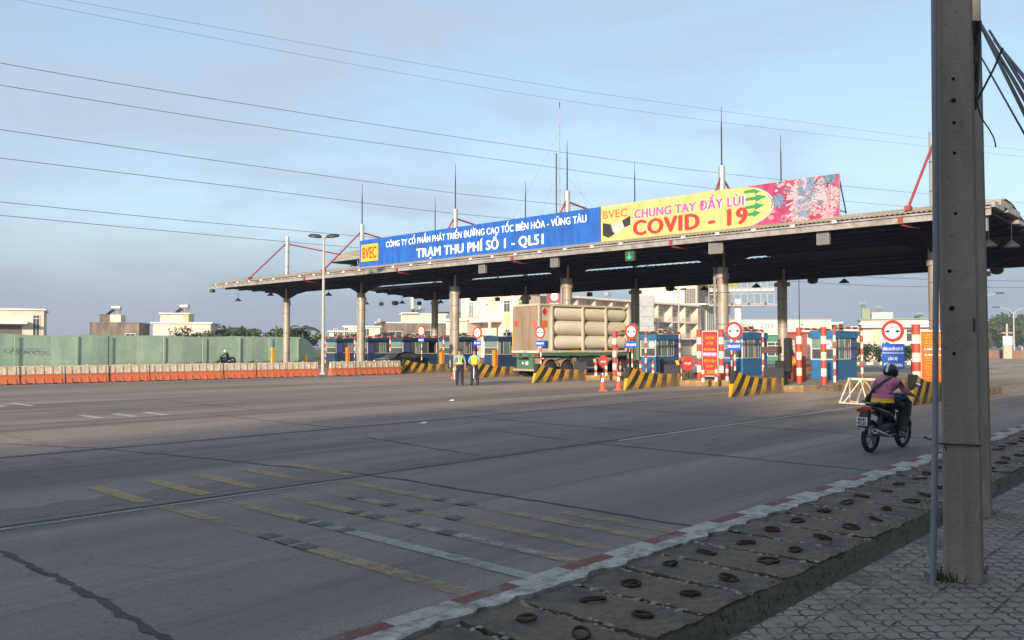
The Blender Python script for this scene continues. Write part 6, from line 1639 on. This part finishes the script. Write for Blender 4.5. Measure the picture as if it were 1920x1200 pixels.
for (px, top, Y, rr_, n, sz, sd, lab) in ((362, 614, 104, 2.8, 700, .22, 3, 'sparse bushy tree before the cream house behind the fence'), (330, 622, 106, 1.6, 260, .2, 4, 'small thin bush before the cream house behind the fence'), (408, 616, 125, 2.6, 800, .3, 5, 'round dark tree just right of the cream house'),
                                     (432, 610, 130, 3.0, 900, .32, 6, 'dark tree left of the palms behind the fence'), (478, 617, 126, 3.0, 900, .3, 8, 'dark tree right of the palms behind the fence'), (496, 626, 130, 1.8, 350, .28, 9, 'low round bush between the palms and the leftmost column'),
                                     (516, 612, 122, 2.8, 900, .3, 10, 'leafy tree just left of the leftmost column'), (552, 608, 118, 3.0, 1000, .3, 11, 'leafy tree just right of the leftmost column'), (578, 612, 124, 2.4, 700, .3, 12, 'dark tree at the right end of the green fence'),
                                     (648, 620, 112, 2.0, 420, .2, 13, 'thin leafed tree above the booth left of the second front column')):
    p = at(px, top, Y); tree(lab, (p.x, p.y, 0), p.z, rr_, n, sz, sd, 'trees behind the green fence')
for i, (px, top, Y, lab) in enumerate(((425, 612, 118, 'palm with drooping fronds, left of the two behind the fence'), (455, 610, 116, 'palm with drooping fronds, right of the two behind the fence'), (566, 605, 116, 'palm rising above the trees right of the leftmost column'))):
    p = at(px, top, Y); palm(lab, (p.x, p.y, 0), p.z - .9, 30 + i)
# clipped hedge before the white house
hg = thing('hedge', 'dark rounded hedge row below the white house, right of the nearest booth', 'hedge', (0, 0, 0), 0)
hr = random.Random(17)
for i in range(9):
    p = at(1590 + i * 22, 672, 88); b = MB(); crown(b, (p.x, p.y + hr.uniform(-.5, .5), 1.05), 1.15, 1.1, 1.25 + hr.uniform(-.15, .2), 620, .15, hr, [LEAFS[1], LEAFS[1], LEAFS[0]], 12); b.build('bush', hg, fix=False)
kb2 = MB(); a_, c_ = at(1560, 680, 84), at(1790, 680, 84)
for i in range(18):
    x0 = a_.x + (c_.x - a_.x) * i / 18; x1 = a_.x + (c_.x - a_.x) * (i + .97) / 18; kb2.box(x0, x1, 84.0, 84.3, 0, .26, WHITEW if i % 2 else CONC)
struct(kb2.build('far_kerb'))
# wooded rise on the right, one mass
wr = random.Random(23); b = MB()
FAR = [mat('far_leaf_mid', (.040, .062, .030), .85, .25, 1), mat('far_leaf_dark', (.024, .040, .022), .85, .25, 1), mat('far_leaf_light', (.058, .080, .038), .85, .25, 1)]
for i in range(42):
    px = 1790 + (i * 137 % 42) * 7.2; Y = 250 + (i * 53 % 42) * 3.2
    top = 592 + 16 * math.sin(px * .013 + 1) + wr.uniform(-6, 9) - (14 if px > 1900 else 0) + (8 if px < 1850 else 0)
    p = at(px, top, Y); crown(b, (p.x, p.y, p.z * .55), 7, 7, p.z * .5, 520, .75, wr, FAR, 10)
tag(struct(b.build('wooded_rise', fix=False), 'stuff'), 'dark wooded rise beyond the road on the right', 'wood')

# ================================================================ LAMP POSTS, POLES AND WIRES
LPM = mat('lamp_post_grey', (.40, .37, .33), .55, .12, 3)
def disc_lamp(lab, loc, h, rz=0.0):
    t = thing('street_lamp', lab, 'street lamp', loc, rz, 'double headed street lamps')
    b = MB(); b.tube([(0, 0, 0), (0, 0, 1.2), (0, 0, h)], [.13, .12, .075], LPM, 12); b.build('pole', t, True)
    b = MB(); b.box(-.18, .18, -.18, .18, 0, .08, LPM); b.box(-.14, -.11, -.09, .09, 4.3, 4.6, LPM); b.build('base_plate', t)
    for s in (1, -1):
        b = MB(); b.tube([(0, 0, h - .02), (s * .35, 0, h + .08)], .04, LPM, 6); b.build('arm', t)
        b = MB(); b.lathe([(.06, .12), (.30, .10), (.46, .0), (.50, -.08), (.30, -.14), (.05, -.15)], LAMPD, 16); hd = b.build('lamp_head', t, True); hd.location = (s * .58, 0, h + .08); hd.scale = (1.0, .55, 1)
        hd.rotation_euler = (R(10), R(-6 * s), 0)
    return t
disc_lamp('tall street lamp with two flat heads in the gap of the orange barriers', at(606, 690, 55.5).xy.to_3d(), 9.2, R(0))
disc_lamp('distant street lamp with two flat heads before the cream terrace', at(1273, 690, 104).xy.to_3d(), 8.95, R(0))
def arm_lamp(px, top, Y, lab, two=True):
    p = at(px, top, Y); t = thing('street_lamp', lab, 'street lamp', (p.x, p.y, 0), R(-10), 'curved arm street lamps on the right')
    b = MB(); b.tube([(0, 0, 0), (0, 0, p.z)], [.16, .09], LPM, 8); b.build('pole', t, True)
    for s in ((1, -1) if two else (1,)):
        b = MB(); b.tube([(0, 0, p.z - .4), (s * .6, 0, p.z + .5), (s * 2.2, 0, p.z + .9)], .06, LPM, 6); a = b.build('arm', t)
        b = MB(); b.bevel_box(min(s * 2.1, s * 3.2), max(s * 2.1, s * 3.2), -.15, .15, p.z + .85, p.z + 1.02, LAMPD, .03); b.build('lamp_head', a)
arm_lamp(1901, 586, 140, 'street lamp with two curved arms before the wooded rise'); arm_lamp(1838, 562, 120, 'street lamp whose arm shows right of the concrete pole')
def small_pole(px, top, Y, lab):
    p = at(px, top, Y); t = thing('utility_pole', lab, 'utility pole', (p.x, p.y, 0), 0, 'far power poles on the right')
    b = MB(); b.tube([(0, 0, 0), (0, 0, p.z)], [.2, .13], LPM, 8); b.build('pole', t, True)
    b = MB(); b.box(-.9, .9, -.06, .06, p.z - 1.5, p.z - 1.35, LPM); b.build('crossarm', t)
small_pole(1888, 607, 130, 'pale concrete power pole with a crossarm before the wooded rise'); small_pole(1916, 650, 150, 'small pale power pole at the right edge of the picture')
t = thing('road_sign', 'small pale blue sign board at the far roadside right of the concrete pole', 'sign', tuple(at(1889, 700, 125).xy) + (0,), 0)
b = MB(); b.box(-.72, .72, -.05, .05, 2.0, 3.4, mat('pale_blue_sign', (.40, .52, .62), .5, .08, 3)); b.build('panel', t)
b = MB(); b.box(-.62, .62, -.03, .25, 0, 1.99, mat('cream_plinth', (.42, .38, .31), .8)); b.build('plinth', t)
fw = thing('garden_wall', 'low reddish wall along the far roadside at the right edge', 'wall', tuple(at(1890, 700, 128).xy) + (0,), R(-16))
b = MB(); b.box(-9, 16, 0, .3, 0, 1.15, mat('reddish_wall', (.21, .12, .09), .9, .2, .8)); b.build('brickwork', fw)
b = MB(); b.box(-9, 16, -.05, .35, 1.15, 1.25, CONC); b.build('coping', fw)
# near concrete poles
g = G('old_pole_concrete')
c = g.mix(g.ramp(g.noise(1.2, (1, 1, .35), 6, .65), .35, .65), (.23, .205, .17), (.36, .325, .275))
c = g.mix(g.ramp(g.noise(26, (1, 1, 1), 3), .62, .72, 0, .5), c, (.12, .11, .09))
c = g.mix(g.ramp(g.noise(.9, (3, 3, .25), 5, .7), .56, .70, 0, .6), c, (.14, .13, .115))
g.bump(g.op('ADD', g.noise(40), g.op('MULTIPLY', g.noise(8), .8)), .55)
POLEM = g.done(c, .9, .2)
HOLE = mat('hole_dark', (.006, .006, .006), .95, 0)
def square_pole(lab, loc, rz, w0, w1, d0, d1, h, holes, sx=0.0):
    t = thing('utility_pole', lab, 'utility pole', loc, rz, 'square concrete poles on the footway')
    b = MB(); c0, c1 = .018, .015; vs = []
    K = 9
    for i in range(K):
        q = i / (K - 1); w, d = w0 + (w1 - w0) * q, d0 + (d1 - d0) * q; z = h * q; cc = c0
        vs += [(-w + cc, -d, z), (w - cc, -d, z), (w, -d + cc, z), (w, d - cc, z), (w - cc, d, z), (-w + cc, d, z), (-w, d - cc, z), (-w, -d + cc, z)]
    fs = [tuple(range((K - 1) * 8, K * 8))]
    for i in range(K - 1):
        for j in range(8): fs.append((i * 8 + j, i * 8 + (j + 1) % 8, (i + 1) * 8 + (j + 1) % 8, (i + 1) * 8 + j))
    b.add(vs, fs, POLEM); b.build('shaft', t)
    for (x, z, r) in holes:
        d = d0 + (d1 - d0) * z / h
        b = MB(); b.prism([(x + r * math.cos(a), z + r * math.sin(a)) for a in [6.2832 * k / 14 for k in range(14)]], -d - .0015, -d + .01, HOLE)
        b.torus((x, -d - .001, z), r * 1.25, r * .22, POLEM, 'y', 14, 6); b.build('bolt_hole', t, True)
    return t
Yp = 6.24
def zat(py, Y): return at(960, py, Y).z
hz = [(-.015, zat(q, Yp) - .15, .012) for q in (155, 236, 292, 404)] + [(-.015, zat(195, Yp) - .15, .017)] + [(-.06, zat(510, Yp) - .15, .014), (-.05, zat(579, Yp) - .15, .018), (-.04, zat(663, Yp) - .15, .012)]
pole = square_pole('near square concrete pole with bolt holes, a grey conduit at its left', (3.36, Yp, .15), R(-27), .130, .112, .11, .10, 7.6, hz)
b = MB(); b.box(-.155, .13, -.128, -.115, zat(832, Yp) - .15, zat(832, Yp) - .14, BLACK); b.tube([(-.155, -.12, zat(829, Yp) - .15), (-.25, -.16, zat(818, Yp) - .15)], .006, BLACK, 5); b.tube([(-.12, -.125, zat(829, Yp) - .15), (-.10, -.15, zat(842, Yp) - .15)], .005, BLACK, 5); b.build('wire_tie', pole)
b = MB(); b.box(.085, .10, -.1165, -.105, zat(622, Yp) - .15, zat(598, Yp) - .15, mat('blue_chalk', (.05, .055, .11), .9, .3, 20)); b.build('paint_smear', pole)
pole2 = square_pole('second square concrete pole standing right behind the near one', (4.76, 8.62, .15), R(-27), .16, .128, .13, .10, 7.6, [(-.02, 1.2, .01)])
cnd = thing('conduit_pipe', 'thin grey conduit pipe running up the left side of the near concrete pole', 'pipe', (3.17, Yp + .05, .15), 0)
GREYP = mat('grey_pvc', (.21, .215, .24), .55, .1, 3)
pa, pb = at(1742, 1075, 6.1), at(1760, 134, 6.1)
b = MB(); b.tube([Vector((pa.x, pa.y, .15)) - cnd.location, at(1750, 820, 6.12) - cnd.location, at(1757, 500, 6.14) - cnd.location, pb - cnd.location, at(1762, -60, 6.16) - cnd.location], .021, GREYP, 12); b.build('pipe', cnd, True)
b = MB(); q = at(1765, 620, 6.17) - cnd.location; q2 = at(1763, 330, 6.17) - cnd.location; b.tube([q, q2], .008, mat('pale_cable', (.38, .36, .33), .6), 6); b.build('cable', cnd)
# cable bundles at the pole head
CAB = mat('black_cable', (.012, .012, .014), .5)
def cable(lab, pts, r, name='cable', group='black cables at the pole head'):
    o = MB(); vs = [Vector(p) for p in pts]; base = vs[0]
    o.tube([p - base for p in vs], r, CAB, 7); ob = o.build(name, None, True); ob.location = base
    return tag(ob, lab, 'cable', group)
def sagpts(a, c, sag, n=14):
    a, c = Vector(a), Vector(c)
    return [a.lerp(c, i / n) - Vector((0, 0, sag * 4 * (i / n) * (1 - i / n))) for i in range(n + 1)]
bd = thing('cable_bundle', 'thick looped bundle of black cables hanging at the right of the pole head', 'cable bundle', (3.62, Yp, 0), 0)
br = random.Random(31)
for i in range(13):
    x = 1826 + br.uniform(0, 16); low = 190 + br.uniform(-20, 16)
    pts = [at(x - 2, 40, 6.1 + br.uniform(0, .25)), at(x - 1, 120, 6.1 + br.uniform(0, .2)), at(1831 + br.uniform(-3, 6), low, 6.12), at(x + 3, 150, 6.15 + br.uniform(0, .3)), at(x + 8 + br.uniform(0, 6), 40, 6.3 + br.uniform(0, .4))]
    b = MB(); b.tube([p - bd.location for p in pts], .011, CAB, 6); b.build('cable', bd, True)
cable('black cable curling down to a loose end right of the pole', [at(1840, 188, 6.2), at(1842, 205, 6.2), at(1850, 225, 6.22), at(1862, 243, 6.25), at(1870, 258, 6.25), at(1874, 276, 6.25)], .005)
cable('black cable slanting up from the pole to the upper right', [at(1838, 192, 6.2), at(1850, 170, 6.2), at(1862, 148, 6.2), at(1873, 128, 6.2), at(1890, 90, 6.2)], .008)
for i, (a, c) in enumerate((((1884, 120, 7), (1935, 225, 5.5)), ((1892, 120, 7), (1940, 205, 5.5)), ((1903, 120, 7), (1945, 190, 5.5)), ((1856, 120, 7), (1930, 255, 5.6)), ((1910, 120, 7), (1950, 170, 5.5)))):
    p, q = at(*a), at(*c); d = p - q
    cable('black overhead cable crossing the upper right corner, %s of five' % ORD[i], [p + d * 1.5, p, q, q - d * .5], .014 if i not in (3,) else .007)
# long power lines across the sky
def power(lab, pts, r):
    P = [at(*p) for p in pts]; out = []
    for i in range(len(P) - 1):
        for k in range(8):
            t = k / 8; p0 = P[max(i - 1, 0)]; p1 = P[i]; p2 = P[i + 1]; p3 = P[min(i + 2, len(P) - 1)]
            out.append(.5 * ((2 * p1) + (p2 - p0) * t + (2 * p0 - 5 * p1 + 4 * p2 - p3) * t * t + (3 * p1 - p0 - 3 * p2 + p3) * t ** 3))
    out.append(P[-1]); base = out[0]; b = MB(); b.tube([p - base for p in out], r, mat('power_wire', (.045, .055, .07), .6), 5)
    ob = b.build('power_line', None, True); ob.location = base; return tag(ob, lab, 'power line', 'overhead power lines across the sky')
PL = [('highest power line at the left, passing above the canopy masts', [(-420, 40, 58), (80, 134, 66), (520, 205, 84), (960, 272, 104), (1400, 330, 124), (2000, 388, 150)], .026),
      ('second power line from the top at the left edge', [(-420, 90, 58), (0, 161, 66), (480, 236, 84), (960, 303, 104), (1400, 360, 124), (2000, 412, 150)], .026),
      ('third power line from the top at the left edge', [(-420, 184, 58), (0, 244, 66), (480, 312, 84), (860, 363, 102), (1100, 388, 112)], .026),
      ('fourth power line from the top at the left edge', [(-420, 244, 58), (0, 297, 66), (480, 355, 84), (830, 398, 102), (1100, 422, 114)], .026),
      ('fifth power line from the top at the left edge', [(-420, 336, 58), (0, 379, 66), (320, 411, 78), (640, 440, 92), (900, 462, 104)], .024),
      ('lowest power line at the left edge', [(-420, 365, 58), (0, 404, 66), (300, 432, 78), (640, 462, 92), (900, 480, 104)], .024),
      ('faint upper power line in the top right sky', [(-500, -110, 100), (880, 136, 130), (1300, 200, 150), (1760, 262, 175), (2100, 300, 190)], .022),
      ('faint lower power line in the top right sky', [(-500, -100, 100), (760, 139, 130), (1300, 222, 150), (1760, 276, 175), (2100, 312, 190)], .022),
      ('power line seen below the canopy on the right, upper one', [(1440, 512, 150), (1600, 518, 155), (1760, 524, 160), (2100, 530, 170)], .04),
      ('power line seen below the canopy on the right, lower one', [(1440, 524, 150), (1600, 534, 155), (1760, 538, 160), (2100, 540, 170)], .04)]
for l_, p_, r_ in PL: power(l_, p_, r_)
t = thing('wire_pole', 'thin tall steel pole behind the bench of booths, right of the dark rear column', 'pole', tuple(at(1499, 700, 66).xy) + (0,), 0)
b = MB(); b.tube([(0, 0, 0), (0, 0, 8.6)], [.04, .025], DARKMETAL, 6); b.build('shaft', t)

# ================================================================ SHOPHOUSES BEHIND THE CAMERA (unseen, added to shade the near road)
sh = []; u_ = -84.0; hr2 = random.Random(77)
while u_ < 24:
    w_ = hr2.uniform(4.2, 6.2); base = 18.2 if u_ < -44 else 13.8 if u_ < -30 else 11.8 if u_ < -16 else 10.2 if u_ < -3 else 8.3 if u_ < 10 else 7.2  # heights step down to follow the wanted shadow edge on the road
    sh.append((u_, u_ + w_ - .05, base + hr2.uniform(-1.9, 1.3))); u_ += w_
for i, (u0, u1, h) in enumerate(sh):
    lab = 'narrow unseen shophouse behind the camera, %s along the footway from the far end' % (ORD[i] if i < 20 else ORD[i - 20] + ' past the twentieth')
    t = thing('shophouse', lab, 'house', W(u0, -6.2), None, 'shophouses along the near footway')
    b = MB(); b.box(0, u1 - u0, -12, 0, 0, h, WALLW); b.build('wall', t)
    b = MB(); b.box(-.0, u1 - u0, -12.2, .3, h + .002, h + .4, TRIM); b.build('roof', t)
    n = 1; hh_ = hr2.uniform(.8, 2.4)
    b = MB(); b.box(.6, (u1 - u0) * hr2.uniform(.4, .9), -5, -1, h + .41, h + .4 + hh_, WALLW); b.build('stair_tower', t)  # uneven roof block, added to break up the shadow edge
    for k in range(n):
        b = MB(); x = .7 + k * 4.5; b.box(x, x + 3, .002, .05, .1, 2.8, WALLS); b.build('shutter', t)
        for f in range(int((h - 3) / 3.2)):
            b = MB(); b.box(x + .5, x + 2.3, .002, .06, 4.2 + f * 3.2, 5.8 + f * 3.2, GLASS); b.build('window', t)

# ================================================================ AIR
def haze(density):
    m = bpy.data.materials.new('haze_air'); m.use_nodes = True; nt = m.node_tree; nt.nodes.clear()
    o = nt.nodes.new('ShaderNodeOutputMaterial'); v = nt.nodes.new('ShaderNodeVolumePrincipled')
    v.inputs['Color'].default_value = (.80, .88, .97, 1); v.inputs['Density'].default_value = density; v.inputs['Anisotropy'].default_value = .2
    nt.links.new(v.outputs[0], o.inputs['Volume'])
    b = MB(); b.box(-1420, 1420, -1420, 1420, -1.03, 50, m); h = b.build('haze'); h['kind'] = 'stuff'
    return h
haze(HAZE)
